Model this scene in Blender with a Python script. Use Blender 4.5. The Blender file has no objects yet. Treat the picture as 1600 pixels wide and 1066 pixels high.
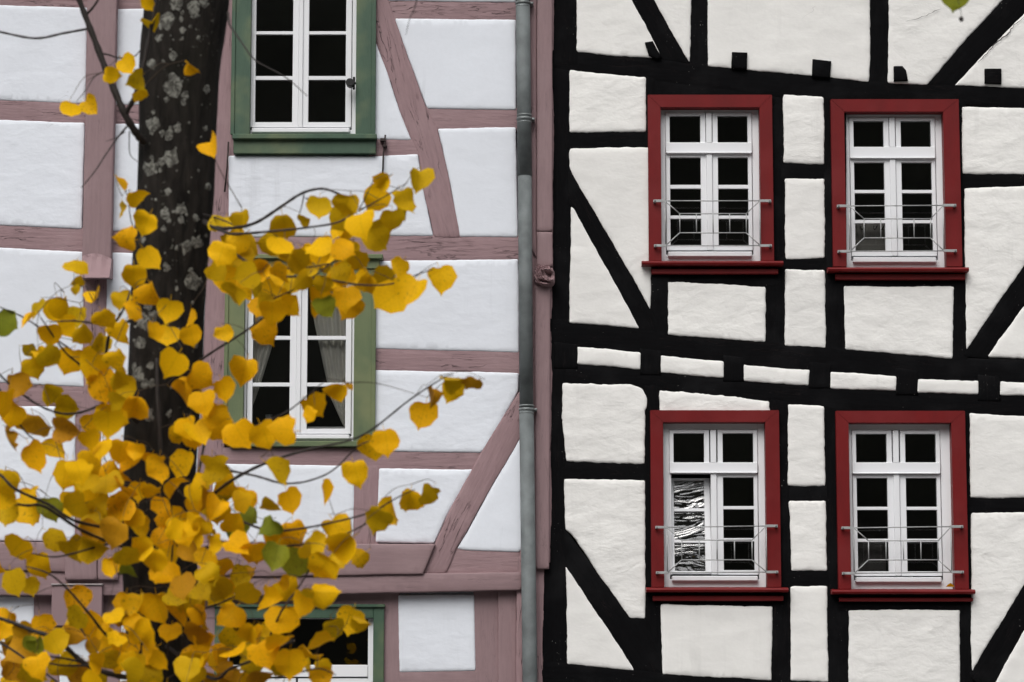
import bpy, bmesh, math, random
import numpy as np
from mathutils import Vector, Matrix, noise, geometry
from mathutils.bvhtree import BVHTree

random.seed(7)
R = math.radians
scene = bpy.context.scene
COL = scene.collection

# ---------------------------------------------------------------- camera
CAM = Vector((0.0, -22.0, 1.7))
PITCH = R(8.1)
LENS, SENSOR = 100.0, 36.0
W, H = 1600.0, 1066.0
FPX = W / SENSOR * LENS
cam_data = bpy.data.cameras.new('camera')
cam = bpy.data.objects.new('camera', cam_data)
COL.objects.link(cam)
cam.location = CAM
cam.rotation_euler = (math.pi / 2 + PITCH, 0, 0)
cam_data.lens = LENS
cam_data.sensor_width = SENSOR
cam_data.clip_end = 800
cam_data.dof.use_dof = True
cam_data.dof.focus_distance = 22.2
cam_data.dof.aperture_fstop = 6.3
scene.camera = cam

# ---------------------------------------------------------------- sky, sun, exposure
SUN_EL, SUN_AZ = R(50), R(200)          # azimuth clockwise from +Y
world = bpy.data.worlds.new('World')
scene.world = world
world.use_nodes = True
wn = world.node_tree.nodes
wl = world.node_tree.links
wn.clear()
sky = wn.new('ShaderNodeTexSky')
sky.sky_type = 'NISHITA'
sky.sun_disc = False
sky.sun_elevation = SUN_EL
sky.sun_rotation = SUN_AZ
sky.air_density = 1.0
sky.dust_density = 4.0
hs = wn.new('ShaderNodeHueSaturation')
hs.inputs['Saturation'].default_value = 0.22
bg = wn.new('ShaderNodeBackground')
bg.inputs['Strength'].default_value = 0.13
wo = wn.new('ShaderNodeOutputWorld')
wl.new(sky.outputs[0], hs.inputs['Color'])
wl.new(hs.outputs[0], bg.inputs['Color'])
wl.new(bg.outputs[0], wo.inputs['Surface'])
sd = bpy.data.lights.new('sun', 'SUN')
sd.energy = 0.9
sd.angle = R(45)
sd.color = (1.0, 0.97, 0.93)
sun = bpy.data.objects.new('sun', sd)
COL.objects.link(sun)
sun_dir = Vector((math.sin(SUN_AZ) * math.cos(SUN_EL), math.cos(SUN_AZ) * math.cos(SUN_EL), math.sin(SUN_EL)))
sun.rotation_euler = sun_dir.to_track_quat('Z', 'Y').to_euler()
sun.location = (0, -10, 20)
scene.view_settings.view_transform = 'Standard'
scene.view_settings.look = 'None'
scene.view_settings.gamma = 1.0
scene.view_settings.use_curve_mapping = False
scene.view_settings.exposure = 0.38
scene.render.engine = 'CYCLES'
scene.cycles.max_bounces = 8
scene.cycles.transparent_max_bounces = 12
scene.cycles.use_denoising = True

# ---------------------------------------------------------------- helpers
CP, SP = math.cos(PITCH), math.sin(PITCH)
FWD = Vector((0, CP, SP))
UPV = Vector((0, -SP, CP))


def ray(px, py):
    return (FWD + Vector((1, 0, 0)) * ((px - W / 2) / FPX) + UPV * ((H / 2 - py) / FPX)).normalized()


def at(px, py, Y=0.0):
    """point of the vertical plane y=Y that is seen at photo pixel (px, py)"""
    d = ray(px, py)
    return CAM + d * ((Y - CAM.y) / d.y)


def xz(px, py, Y=0.0):
    p = at(px, py, Y)
    return (p.x, p.z)


def link(o, parent=None):
    COL.objects.link(o)
    if parent is not None:
        o.parent = parent
    return o


def empty(name, label=None, cat=None, loc=(0, 0, 0), group=None):
    o = bpy.data.objects.new(name, None)
    o.location = loc
    o.empty_display_size = 0.2
    COL.objects.link(o)
    tag(o, label, cat, group)
    return o


def tag(o, label=None, cat=None, group=None, kind=None):
    if label:
        o['label'] = label
    if cat:
        o['category'] = cat
    if group:
        o['group'] = group
    if kind:
        o['kind'] = kind
    return o


def wloc(o):
    p = Vector((0, 0, 0))
    while o is not None:
        p += o.location
        o = o.parent
    return p


def mesh_obj(name, verts, faces, mat, parent=None, smooth=False, uvs=None):
    me = bpy.data.meshes.new(name)
    me.from_pydata([tuple(v) for v in verts], [], faces)
    if uvs is not None:
        ul = me.uv_layers.new(name='UVMap')
        for lp in me.loops:
            ul.data[lp.index].uv = uvs[lp.vertex_index]
    if smooth:
        me.polygons.foreach_set('use_smooth', [len(p.vertices) < 5 for p in me.polygons])
    me.update()
    o = bpy.data.objects.new(name, me)
    if mat:
        me.materials.append(mat)
    if parent is not None:
        me.transform(Matrix.Translation(-wloc(parent)))
    return link(o, parent)


def bm_obj(name, bm, mat, parent=None, smooth=False):
    me = bpy.data.meshes.new(name)
    bmesh.ops.recalc_face_normals(bm, faces=bm.faces)
    bm.to_mesh(me)
    bm.free()
    if smooth:
        me.polygons.foreach_set('use_smooth', [len(p.vertices) < 5 for p in me.polygons])
    me.materials.append(mat)
    o = bpy.data.objects.new(name, me)
    if parent is not None:
        me.transform(Matrix.Translation(-wloc(parent)))
    return link(o, parent)


def box(bm, x0, x1, y0, y1, z0, z1, bev=0.002):
    x0, x1 = min(x0, x1), max(x0, x1)
    y0, y1 = min(y0, y1), max(y0, y1)
    z0, z1 = min(z0, z1), max(z0, z1)
    vs = [bm.verts.new((x, y, z)) for x in (x0, x1) for y in (y0, y1) for z in (z0, z1)]
    fs = [(0, 1, 3, 2), (4, 6, 7, 5), (0, 4, 5, 1), (2, 3, 7, 6), (0, 2, 6, 4), (1, 5, 7, 3)]
    faces = [bm.faces.new([vs[i] for i in f]) for f in fs]
    if bev > 0:
        es = list({e for f in faces for e in f.edges})
        bmesh.ops.bevel(bm, geom=es, offset=min(bev, 0.3 * min(x1 - x0, y1 - y0, z1 - z0)), segments=1, affect='EDGES')


def tube(pts, radii, sides=7, cap=True):
    """tapered tube through pts; returns verts, faces"""
    verts, faces = [], []
    n = len(pts)
    pts = [Vector(p) for p in pts]
    prev_n = None
    for i in range(n):
        t = (pts[min(i + 1, n - 1)] - pts[max(i - 1, 0)]).normalized()
        if prev_n is None:
            a = Vector((0, 1, 0)) if abs(t.y) < 0.9 else Vector((1, 0, 0))
            nn = t.cross(a).normalized()
        else:
            nn = (prev_n - t * prev_n.dot(t)).normalized()
        b = t.cross(nn)
        prev_n = nn
        for k in range(sides):
            a = 2 * math.pi * k / sides
            verts.append(pts[i] + (nn * math.cos(a) + b * math.sin(a)) * radii[i])
    for i in range(n - 1):
        for k in range(sides):
            k2 = (k + 1) % sides
            faces.append((i * sides + k, i * sides + k2, (i + 1) * sides + k2, (i + 1) * sides + k))
    if cap:
        faces.append(tuple(range(sides - 1, -1, -1)))
        faces.append(tuple((n - 1) * sides + k for k in range(sides)))
    return verts, faces


def smooth_path(pts, per=6):
    """Catmull-Rom through the points"""
    P = [Vector(p) for p in pts]
    P = [P[0] * 2 - P[1]] + P + [P[-1] * 2 - P[-2]]
    out = []
    for i in range(1, len(P) - 2):
        for k in range(per):
            t = k / per
            a, b, c, d = P[i - 1], P[i], P[i + 1], P[i + 2]
            out.append(0.5 * ((2 * b) + (c - a) * t + (2 * a - 5 * b + 4 * c - d) * t * t + (3 * b - a - 3 * c + d) * t ** 3))
    out.append(P[-2])
    return out


# ---------------------------------------------------------------- materials
def new_mat(name):
    m = bpy.data.materials.new(name)
    m.use_nodes = True
    nt = m.node_tree
    b = nt.nodes['Principled BSDF']
    return m, nt, b


def nd(nt, typ, **kw):
    n = nt.nodes.new(typ)
    for k, v in kw.items():
        if k in n.inputs:
            n.inputs[k].default_value = v
        else:
            setattr(n, k, v)
    return n


def noise_n(nt, vec, scale, detail=4, rough=0.55, dist=0.0):
    n = nd(nt, 'ShaderNodeTexNoise', Scale=scale, Detail=detail, Roughness=rough, Distortion=dist)
    nt.links.new(vec, n.inputs['Vector'])
    return n.outputs['Fac']


def ramp(nt, fac, stops):
    r = nt.nodes.new('ShaderNodeValToRGB')
    el = r.color_ramp.elements
    while len(el) < len(stops):
        el.new(0.5)
    for e, (p, c) in zip(el, stops):
        e.position = p
        e.color = (c, c, c, 1) if isinstance(c, (int, float)) else (*c, 1)
    nt.links.new(fac, r.inputs['Fac'])
    return r.outputs['Color']


def mixc(nt, fac, a, b, mode='MIX'):
    m = nt.nodes.new('ShaderNodeMix')
    m.data_type = 'RGBA'
    m.blend_type = mode
    for i, v in ((0, fac), (6, a), (7, b)):
        if isinstance(v, bpy.types.NodeSocket):
            nt.links.new(v, m.inputs[i])
        elif i == 0:
            m.inputs[0].default_value = v
        else:
            m.inputs[i].default_value = (*v, 1)
    return m.outputs[2]


def math_n(nt, op, a, b=0.0, clamp=False):
    m = nt.nodes.new('ShaderNodeMath')
    m.operation = op
    m.use_clamp = clamp
    for i, v in ((0, a), (1, b)):
        if isinstance(v, bpy.types.NodeSocket):
            nt.links.new(v, m.inputs[i])
        else:
            m.inputs[i].default_value = v
    return m.outputs[0]


def bump(nt, bsdf, height, strength, dist):
    bp = nd(nt, 'ShaderNodeBump', Strength=strength, Distance=dist)
    nt.links.new(height, bp.inputs['Height'])
    nt.links.new(bp.outputs[0], bsdf.inputs['Normal'])


def mapping(nt, src, scale):
    mp = nt.nodes.new('ShaderNodeMapping')
    mp.inputs['Scale'].default_value = scale
    nt.links.new(src, mp.inputs['Vector'])
    return mp.outputs[0]


def plaster(name, base, dirt, rough_amt):
    m, nt, b = new_mat(name)
    tc = nt.nodes.new('ShaderNodeTexCoord')
    v = tc.outputs['Object']
    big = noise_n(nt, v, 1.7, 4)
    col = mixc(nt, ramp(nt, big, [(0.35, 0.0), (0.75, 0.5)]), base, dirt)
    fine = noise_n(nt, v, 35, 5, 0.6)
    col = mixc(nt, ramp(nt, fine, [(0.42, 0.18), (0.62, 0.0)]), col, dirt)
    # sparse hairline cracks and pits
    vs = mapping(nt, v, (1.0, 1.0, 1.6))
    n2 = noise_n(nt, vs, 2.2, 3, 0.5, 0.3)
    line = ramp(nt, math_n(nt, 'ABSOLUTE', math_n(nt, 'SUBTRACT', n2, 0.5)), [(0.0, 1.0), (0.004, 0.0)])
    gate = ramp(nt, noise_n(nt, v, 1.3, 2), [(0.66, 0.0), (0.72, 0.35)])
    col = mixc(nt, math_n(nt, 'MULTIPLY', line, gate), col, (0.16, 0.15, 0.15))
    # each field was limewashed on its own day; rain streaks and rubbed-off patches
    rnd = nt.nodes.new('ShaderNodeObjectInfo').outputs['Random']
    col = mixc(nt, math_n(nt, 'MULTIPLY', rnd, 0.25), col, dirt)
    streak = noise_n(nt, mapping(nt, v, (14, 14, 1.1)), 1.0, 5, 0.6, 0.2)
    sg = ramp(nt, noise_n(nt, v, 1.1, 2), [(0.5, 0.0), (0.62, 0.5)])
    col = mixc(nt, math_n(nt, 'MULTIPLY', ramp(nt, streak, [(0.55, 0.0), (0.75, 0.6)]), sg), col, tuple(x * 0.72 for x in dirt))
    nt.links.new(col, b.inputs['Base Color'])
    b.inputs['Roughness'].default_value = 0.85
    b.inputs['Specular IOR Level'].default_value = 0.2
    trow = noise_n(nt, mapping(nt, v, (6, 6, 10)), 1.0, 3, 0.5, 0.25)
    rid = noise_n(nt, mapping(nt, v, (5, 5, 12)), 1.0, 5, 0.58, 0.15)
    rmask = ramp(nt, noise_n(nt, v, 2.3, 2), [(0.48, 0.0), (0.68, 0.7)])
    h = math_n(nt, 'ADD', math_n(nt, 'MULTIPLY', trow, 0.8), math_n(nt, 'MULTIPLY', fine, 0.10))
    h = math_n(nt, 'ADD', h, math_n(nt, 'MULTIPLY', math_n(nt, 'MULTIPLY', rid, rmask), 0.9))
    h = math_n(nt, 'SUBTRACT', h, math_n(nt, 'MULTIPLY', math_n(nt, 'MULTIPLY', line, gate), 0.3))
    bump(nt, b, h, rough_amt, 0.03)
    bpn = [n for n in nt.nodes if n.type == 'BUMP'][0]
    nt.links.new(math_n(nt, 'MULTIPLY', math_n(nt, 'ADD', math_n(nt, 'MULTIPLY', math_n(nt, 'FRACT', math_n(nt, 'MULTIPLY', rnd, 7.3)), 1.1), 0.4), rough_amt), bpn.inputs['Strength'])
    return m


def wood(name, base, dark, light, crack_amt, bump_amt, rough=0.6, speck=0.0):
    m, nt, b = new_mat(name)
    uv = nt.nodes.new('ShaderNodeUVMap').outputs[0]
    g = mapping(nt, uv, (1.5, 14, 1))
    grain = noise_n(nt, g, 3.0, 7, 0.6, 0.3)
    patch = noise_n(nt, uv, 2.3, 4, 0.6)
    col = mixc(nt, ramp(nt, grain, [(0.35, 0.55), (0.6, 0.0)]), base, dark)
    col = mixc(nt, ramp(nt, patch, [(0.5, 0.0), (0.72, 0.6)]), col, light)
    blot = noise_n(nt, mapping(nt, uv, (1.2, 2.5, 1)), 9.0, 5, 0.65)
    col = mixc(nt, ramp(nt, blot, [(0.56, 0.0), (0.68, 0.35)]), col, dark)
    cr = noise_n(nt, mapping(nt, uv, (0.9, 9, 1)), 2.0, 4, 0.55, 0.5)
    line = ramp(nt, math_n(nt, 'ABSOLUTE', math_n(nt, 'SUBTRACT', cr, 0.5)), [(0.0, 1.0), (0.009, 0.0)])
    gate = ramp(nt, noise_n(nt, uv, 1.9, 2), [(0.5, 0.0), (0.6, 1.0)])
    line = math_n(nt, 'MULTIPLY', line, gate)
    col = mixc(nt, math_n(nt, 'MULTIPLY', line, crack_amt), col, (0.02, 0.014, 0.014))
    if speck:
        sp = noise_n(nt, uv, 75, 1, 0.5)
        g2 = ramp(nt, noise_n(nt, uv, 2.2, 3), [(0.55, 0.0), (0.68, 1.0)])
        s = math_n(nt, 'MULTIPLY', ramp(nt, sp, [(0.74, 0.0), (0.77, speck)]), g2)
        col = mixc(nt, s, col, (0.5, 0.48, 0.46))
    nt.links.new(col, b.inputs['Base Color'])
    b.inputs['Roughness'].default_value = rough
    b.inputs['Specular IOR Level'].default_value = 0.3
    h = math_n(nt, 'SUBTRACT', math_n(nt, 'MULTIPLY', grain, 0.4), math_n(nt, 'MULTIPLY', line, 0.8 * crack_amt))
    h = math_n(nt, 'ADD', h, math_n(nt, 'MULTIPLY', blot, 0.3))
    bump(nt, b, h, bump_amt, 0.012)
    return m


def paint(name, base, dark, rough=0.45, scale=4.0, amt=0.5, bmp=0.15, light=None):
    m, nt, b = new_mat(name)
    v = nt.nodes.new('ShaderNodeTexCoord').outputs['Object']
    n = noise_n(nt, mapping(nt, v, (2, 2, 0.7)), scale, 5, 0.6)
    col = mixc(nt, ramp(nt, n, [(0.4, 0.0), (0.75, amt)]), base, dark)
    if light:
        n3 = noise_n(nt, v, scale * 0.8, 3)
        col = mixc(nt, ramp(nt, n3, [(0.50, 0.0), (0.70, 0.8)]), col, light)
    nt.links.new(col, b.inputs['Base Color'])
    b.inputs['Roughness'].default_value = rough
    n2 = noise_n(nt, mapping(nt, v, (30, 30, 6)), 3.0, 4)
    bump(nt, b, n2, bmp, 0.004)
    return m


def glass_mat(name, wave=0.0, refl=0.10, wscale=(1, 1, 1)):
    m = bpy.data.materials.new(name)
    m.use_nodes = True
    nt = m.node_tree
    nt.nodes.remove(nt.nodes['Principled BSDF'])
    out = nt.nodes['Material Output']
    tr = nd(nt, 'ShaderNodeBsdfTransparent')
    tr.inputs[0].default_value = (0.93, 0.93, 0.92, 1)
    gl = nd(nt, 'ShaderNodeBsdfGlossy', Roughness=0.01)
    mx = nt.nodes.new('ShaderNodeMixShader')
    fr = nd(nt, 'ShaderNodeFresnel', IOR=1.5)
    f = math_n(nt, 'ADD', fr.outputs[0], refl - 0.04, True)
    v = nt.nodes.new('ShaderNodeTexCoord').outputs['Object']
    n = noise_n(nt, mapping(nt, v, wscale), 1.0, 3, 0.6, 0.8)
    bp = nd(nt, 'ShaderNodeBump', Strength=1.0, Distance=max(wave, 0.0001))
    nt.links.new(n, bp.inputs['Height'])
    nt.links.new(bp.outputs[0], gl.inputs['Normal'])
    nt.links.new(f, mx.inputs[0])
    nt.links.new(tr.outputs[0], mx.inputs[1])
    nt.links.new(gl.outputs[0], mx.inputs[2])
    nt.links.new(mx.outputs[0], out.inputs[0])
    return m


def plain(name, c, rough=0.6, metal=0.0, var=0.15, scale=12):
    m, nt, b = new_mat(name)
    v = nt.nodes.new('ShaderNodeTexCoord').outputs['Object']
    n = noise_n(nt, v, scale, 4)
    col = mixc(nt, ramp(nt, n, [(0.35, 0.0), (0.7, 1.0)]), c, tuple(x * (1 - var) for x in c))
    nt.links.new(col, b.inputs['Base Color'])
    b.inputs['Roughness'].default_value = rough
    b.inputs['Metallic'].default_value = metal
    return m


M = {}
M['plaster_cool'] = plaster('cool_white_plaster', (0.785, 0.82, 0.88), (0.70, 0.725, 0.775), 0.22)
M['plaster_warm'] = plaster('warm_white_plaster', (0.85, 0.843, 0.815), (0.72, 0.71, 0.69), 0.36)
M['pink'] = wood('dusty_pink_timber', (0.305, 0.200, 0.210), (0.235, 0.154, 0.162), (0.36, 0.25, 0.257), 0.75, 0.8)
M['pink_board'] = wood('dusty_pink_board', (0.275, 0.185, 0.193), (0.225, 0.152, 0.158), (0.31, 0.215, 0.222), 0.25, 0.3)
M['black'] = wood('black_painted_timber', (0.0042, 0.0042, 0.0048), (0.0022, 0.0022, 0.0026), (0.013, 0.013, 0.014), 0.5, 0.45, 0.8, 0.8)
M['black'].node_tree.nodes['Principled BSDF'].inputs['Specular IOR Level'].default_value = 0.05
M['red'] = paint('oxblood_red_paint', (0.155, 0.0055, 0.0065), (0.098, 0.0045, 0.005), 0.5, 3.0, 0.7, 0.25, (0.165, 0.013, 0.014))
M['red'].node_tree.nodes['Principled BSDF'].inputs['Specular IOR Level'].default_value = 0.25
M['green'] = paint('weathered_green_paint', (0.050, 0.100, 0.060), (0.026, 0.064, 0.040), 0.55, 3.0, 0.8, 0.5, (0.135, 0.165, 0.08))
M['green_faded'] = paint('faded_olive_green_paint', (0.125, 0.160, 0.074), (0.066, 0.105, 0.054), 0.6, 3.0, 0.8, 0.4, (0.18, 0.20, 0.09))
M['white'] = paint('white_window_paint', (0.80, 0.81, 0.83), (0.74, 0.75, 0.78), 0.35, 2.0, 0.4, 0.05)
M['glass'] = glass_mat('window_glass', 0.0004, 0.07, (3, 3, 3))
M['glass_wavy'] = glass_mat('wavy_window_glass', 0.03, 0.16, (2.3, 2.3, 7))
M['zinc'] = plain('weathered_zinc', (0.165, 0.185, 0.187), 0.7, 0.1, 0.4, 7)
M['zinc_light'] = plain('zinc_clamp', (0.24, 0.26, 0.26), 0.5, 0.4, 0.3, 20)
M['steel'] = plain('galvanised_steel', (0.42, 0.43, 0.43), 0.5, 0.25, 0.25, 30)
M['iron'] = plain('rusty_dark_iron', (0.045, 0.03, 0.028), 0.6, 0.4, 0.5, 40)
M['black_iron'] = plain('black_iron', (0.01, 0.01, 0.01), 0.5, 0.3, 0.3, 30)
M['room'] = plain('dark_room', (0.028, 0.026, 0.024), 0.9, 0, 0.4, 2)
M['curtain'] = plain('grey_green_curtain', (0.80, 0.79, 0.73), 0.9, 0, 0.2, 6)
M['grey_box'] = plain('grey_board', (0.30, 0.29, 0.27), 0.7, 0, 0.15, 6)
M['dark_box'] = plain('dark_grey_board', (0.10, 0.095, 0.095), 0.8, 0, 0.3, 12)
M['roof'] = plain('slate_roof', (0.05, 0.052, 0.058), 0.6, 0, 0.4, 6)
M['metal_lip'] = plain('pale_sheet_metal', (0.42, 0.37, 0.37), 0.45, 0.4, 0.2, 15)

# bark
mb, nt, b = new_mat('dark_linden_bark')
v = nt.nodes.new('ShaderNodeTexCoord').outputs['Object']
n1 = noise_n(nt, mapping(nt, v, (16, 16, 3.5)), 1.6, 7, 0.65, 0.3)
n2 = noise_n(nt, v, 3.0, 4)
c = mixc(nt, ramp(nt, n1, [(0.35, 0.0), (0.7, 1.0)]), (0.008, 0.0072, 0.0064), (0.034, 0.029, 0.025))
c = mixc(nt, ramp(nt, n2, [(0.5, 0.0), (0.7, 0.5)]), c, (0.018, 0.017, 0.012))
sp = noise_n(nt, v, 70, 2)
g2 = ramp(nt, noise_n(nt, v, 6, 3), [(0.52, 0.0), (0.62, 1.0)])
c = mixc(nt, math_n(nt, 'MULTIPLY', ramp(nt, sp, [(0.66, 0.0), (0.70, 0.7)]), g2), c, (0.2, 0.2, 0.17))
nt.links.new(c, b.inputs['Base Color'])
b.inputs['Roughness'].default_value = 0.9
b.inputs['Specular IOR Level'].default_value = 0.12
bump(nt, b, n1, 0.9, 0.02)
M['bark'] = mb
M['stalk'] = plain('reddish_leaf_stalk', (0.07, 0.042, 0.02), 0.7, 0, 0.4, 40)
M['twig'] = plain('dark_twig_bark', (0.026, 0.019, 0.016), 0.7, 0, 0.4, 40)
ml, nt, b = new_mat('grey_lichen')
v = nt.nodes.new('ShaderNodeTexCoord').outputs['Object']
n1 = noise_n(nt, v, 60, 5, 0.7, 0.8)
c = mixc(nt, ramp(nt, n1, [(0.44, 0.0), (0.60, 1.0)]), (0.05, 0.047, 0.04), (0.26, 0.26, 0.228))
nt.links.new(c, b.inputs['Base Color'])
b.inputs['Roughness'].default_value = 0.95
bump(nt, b, n1, 0.5, 0.003)
M['lichen'] = ml


def leaf_mat(name, c1, c2, c3):
    m, nt, b = new_mat(name)
    oi = nt.nodes.new('ShaderNodeObjectInfo').outputs['Random']
    gi = nt.nodes.new('ShaderNodeNewGeometry').outputs['Random Per Island']
    r = math_n(nt, 'FRACT', math_n(nt, 'ADD', oi, gi))
    uv = nt.nodes.new('ShaderNodeUVMap').outputs[0]
    v = nt.nodes.new('ShaderNodeTexCoord').outputs['Object']
    col = mixc(nt, r, c1, c2)
    pat = noise_n(nt, v, 22, 4, 0.6)
    col = mixc(nt, ramp(nt, pat, [(0.48, 0.0), (0.75, 0.8)]), col, c3)
    spots = noise_n(nt, uv, 9, 3)
    col = mixc(nt, ramp(nt, math_n(nt, 'ADD', spots, math_n(nt, 'MULTIPLY', r, 0.12)), [(0.70, 0.0), (0.78, 0.75)]), col, (0.14, 0.07, 0.015))
    # veins: midrib and slanting side veins in leaf uv space
    sx = nt.nodes.new('ShaderNodeSeparateXYZ')
    nt.links.new(uv, sx.inputs[0])
    ax = math_n(nt, 'ABSOLUTE', math_n(nt, 'SUBTRACT', sx.outputs[0], 0.5))
    mid = ramp(nt, ax, [(0.008, 1.0), (0.02, 0.0)])
    sv = math_n(nt, 'FRACT', math_n(nt, 'MULTIPLY', math_n(nt, 'SUBTRACT', sx.outputs[1], math_n(nt, 'MULTIPLY', ax, 0.8)), 6.0))
    side = ramp(nt, math_n(nt, 'ABSOLUTE', math_n(nt, 'SUBTRACT', sv, 0.5)), [(0.03, 0.7), (0.07, 0.0)])
    vein = math_n(nt, 'MAXIMUM', mid, side)
    col = mixc(nt, math_n(nt, 'MULTIPLY', vein, 0.38), col, tuple(min(1, x * 0.6) for x in c1))
    nt.links.new(col, b.inputs['Base Color'])
    b.inputs['Roughness'].default_value = 0.55
    b.inputs['Specular IOR Level'].default_value = 0.08
    bump(nt, b, math_n(nt, 'ADD', math_n(nt, 'MULTIPLY', vein, -0.5), pat), 0.25, 0.004)
    t = nd(nt, 'ShaderNodeBsdfTranslucent')
    nt.links.new(col, t.inputs[0])
    mx = nt.nodes.new('ShaderNodeMixShader')
    mx.inputs[0].default_value = 0.28
    nt.links.new(b.outputs[0], mx.inputs[1])
    nt.links.new(t.outputs[0], mx.inputs[2])
    nt.links.new(mx.outputs[0], nt.nodes['Material Output'].inputs[0])
    return m


LM = {
    'y': leaf_mat('yellow_leaf', (0.92, 0.53, 0.004), (0.82, 0.47, 0.005), (0.70, 0.36, 0.005)),
    'g': leaf_mat('golden_leaf', (0.95, 0.52, 0.004), (0.86, 0.43, 0.005), (0.70, 0.30, 0.005)),
    'o': leaf_mat('olive_yellow_leaf', (0.72, 0.43, 0.005), (0.60, 0.39, 0.006), (0.50, 0.30, 0.007)),
    'n': leaf_mat('green_leaf', (0.17, 0.21, 0.018), (0.24, 0.25, 0.018), (0.34, 0.28, 0.016)),
    'b': leaf_mat('brown_leaf', (0.62, 0.32, 0.010), (0.50, 0.23, 0.010), (0.34, 0.15, 0.010)),
}

# ---------------------------------------------------------------- irregular slabs (plaster fields, timbers)


def resample(poly, step):
    out = []
    n = len(poly)
    for i in range(n):
        a, b_ = Vector(poly[i]), Vector(poly[(i + 1) % n])
        L = (b_ - a).length
        k = max(1, int(L / step))
        for j in range(k):
            out.append(a.lerp(b_, j / k))
    return out


def signed_area(p):
    return 0.5 * sum(p[i][0] * p[(i + 1) % len(p)][1] - p[(i + 1) % len(p)][0] * p[i][1] for i in range(len(p)))


def offset_poly(poly, d):
    """grow a counter-clockwise polygon by d"""
    out = []
    n = len(poly)
    for i in range(n):
        a, b_, c_ = Vector(poly[i - 1]), Vector(poly[i]), Vector(poly[(i + 1) % n])
        e1, e2 = (b_ - a).normalized(), (c_ - b_).normalized()
        n1, n2 = Vector((e1.y, -e1.x)), Vector((e2.y, -e2.x))
        m = n1 + n2
        L = m.length
        m = m / L if L > 1e-6 else n1
        out.append(b_ + m * (d / max(0.5, m.dot(n1))))
    return out


def seg_dist(P, B):
    """distance of points P (n,2) from the closed polyline B (m,2)"""
    A = B
    C = np.roll(B, -1, axis=0)
    d = C - A
    L2 = (d ** 2).sum(1) + 1e-12
    out = np.full(len(P), 1e9)
    for s in range(0, len(P), 400):
        p = P[s:s + 400]
        t = (((p[:, None] - A[None]) * d[None]).sum(2) / L2[None]).clip(0, 1)
        q = A[None] + t[..., None] * d[None]
        out[s:s + 400] = np.sqrt(((p[:, None] - q) ** 2).sum(2)).min(1)
    return out


def inside(P, B):
    x, y = P[:, 0], P[:, 1]
    r = np.zeros(len(P), bool)
    n = len(B)
    for i in range(n):
        x1, y1 = B[i]
        x2, y2 = B[(i + 1) % n]
        c = ((y1 > y) != (y2 > y))
        with np.errstate(divide='ignore', invalid='ignore'):
            xi = (x2 - x1) * (y - y1) / (y2 - y1) + x1
        r ^= c & (x < xi)
    return r


SLAB_N = [0]


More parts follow.
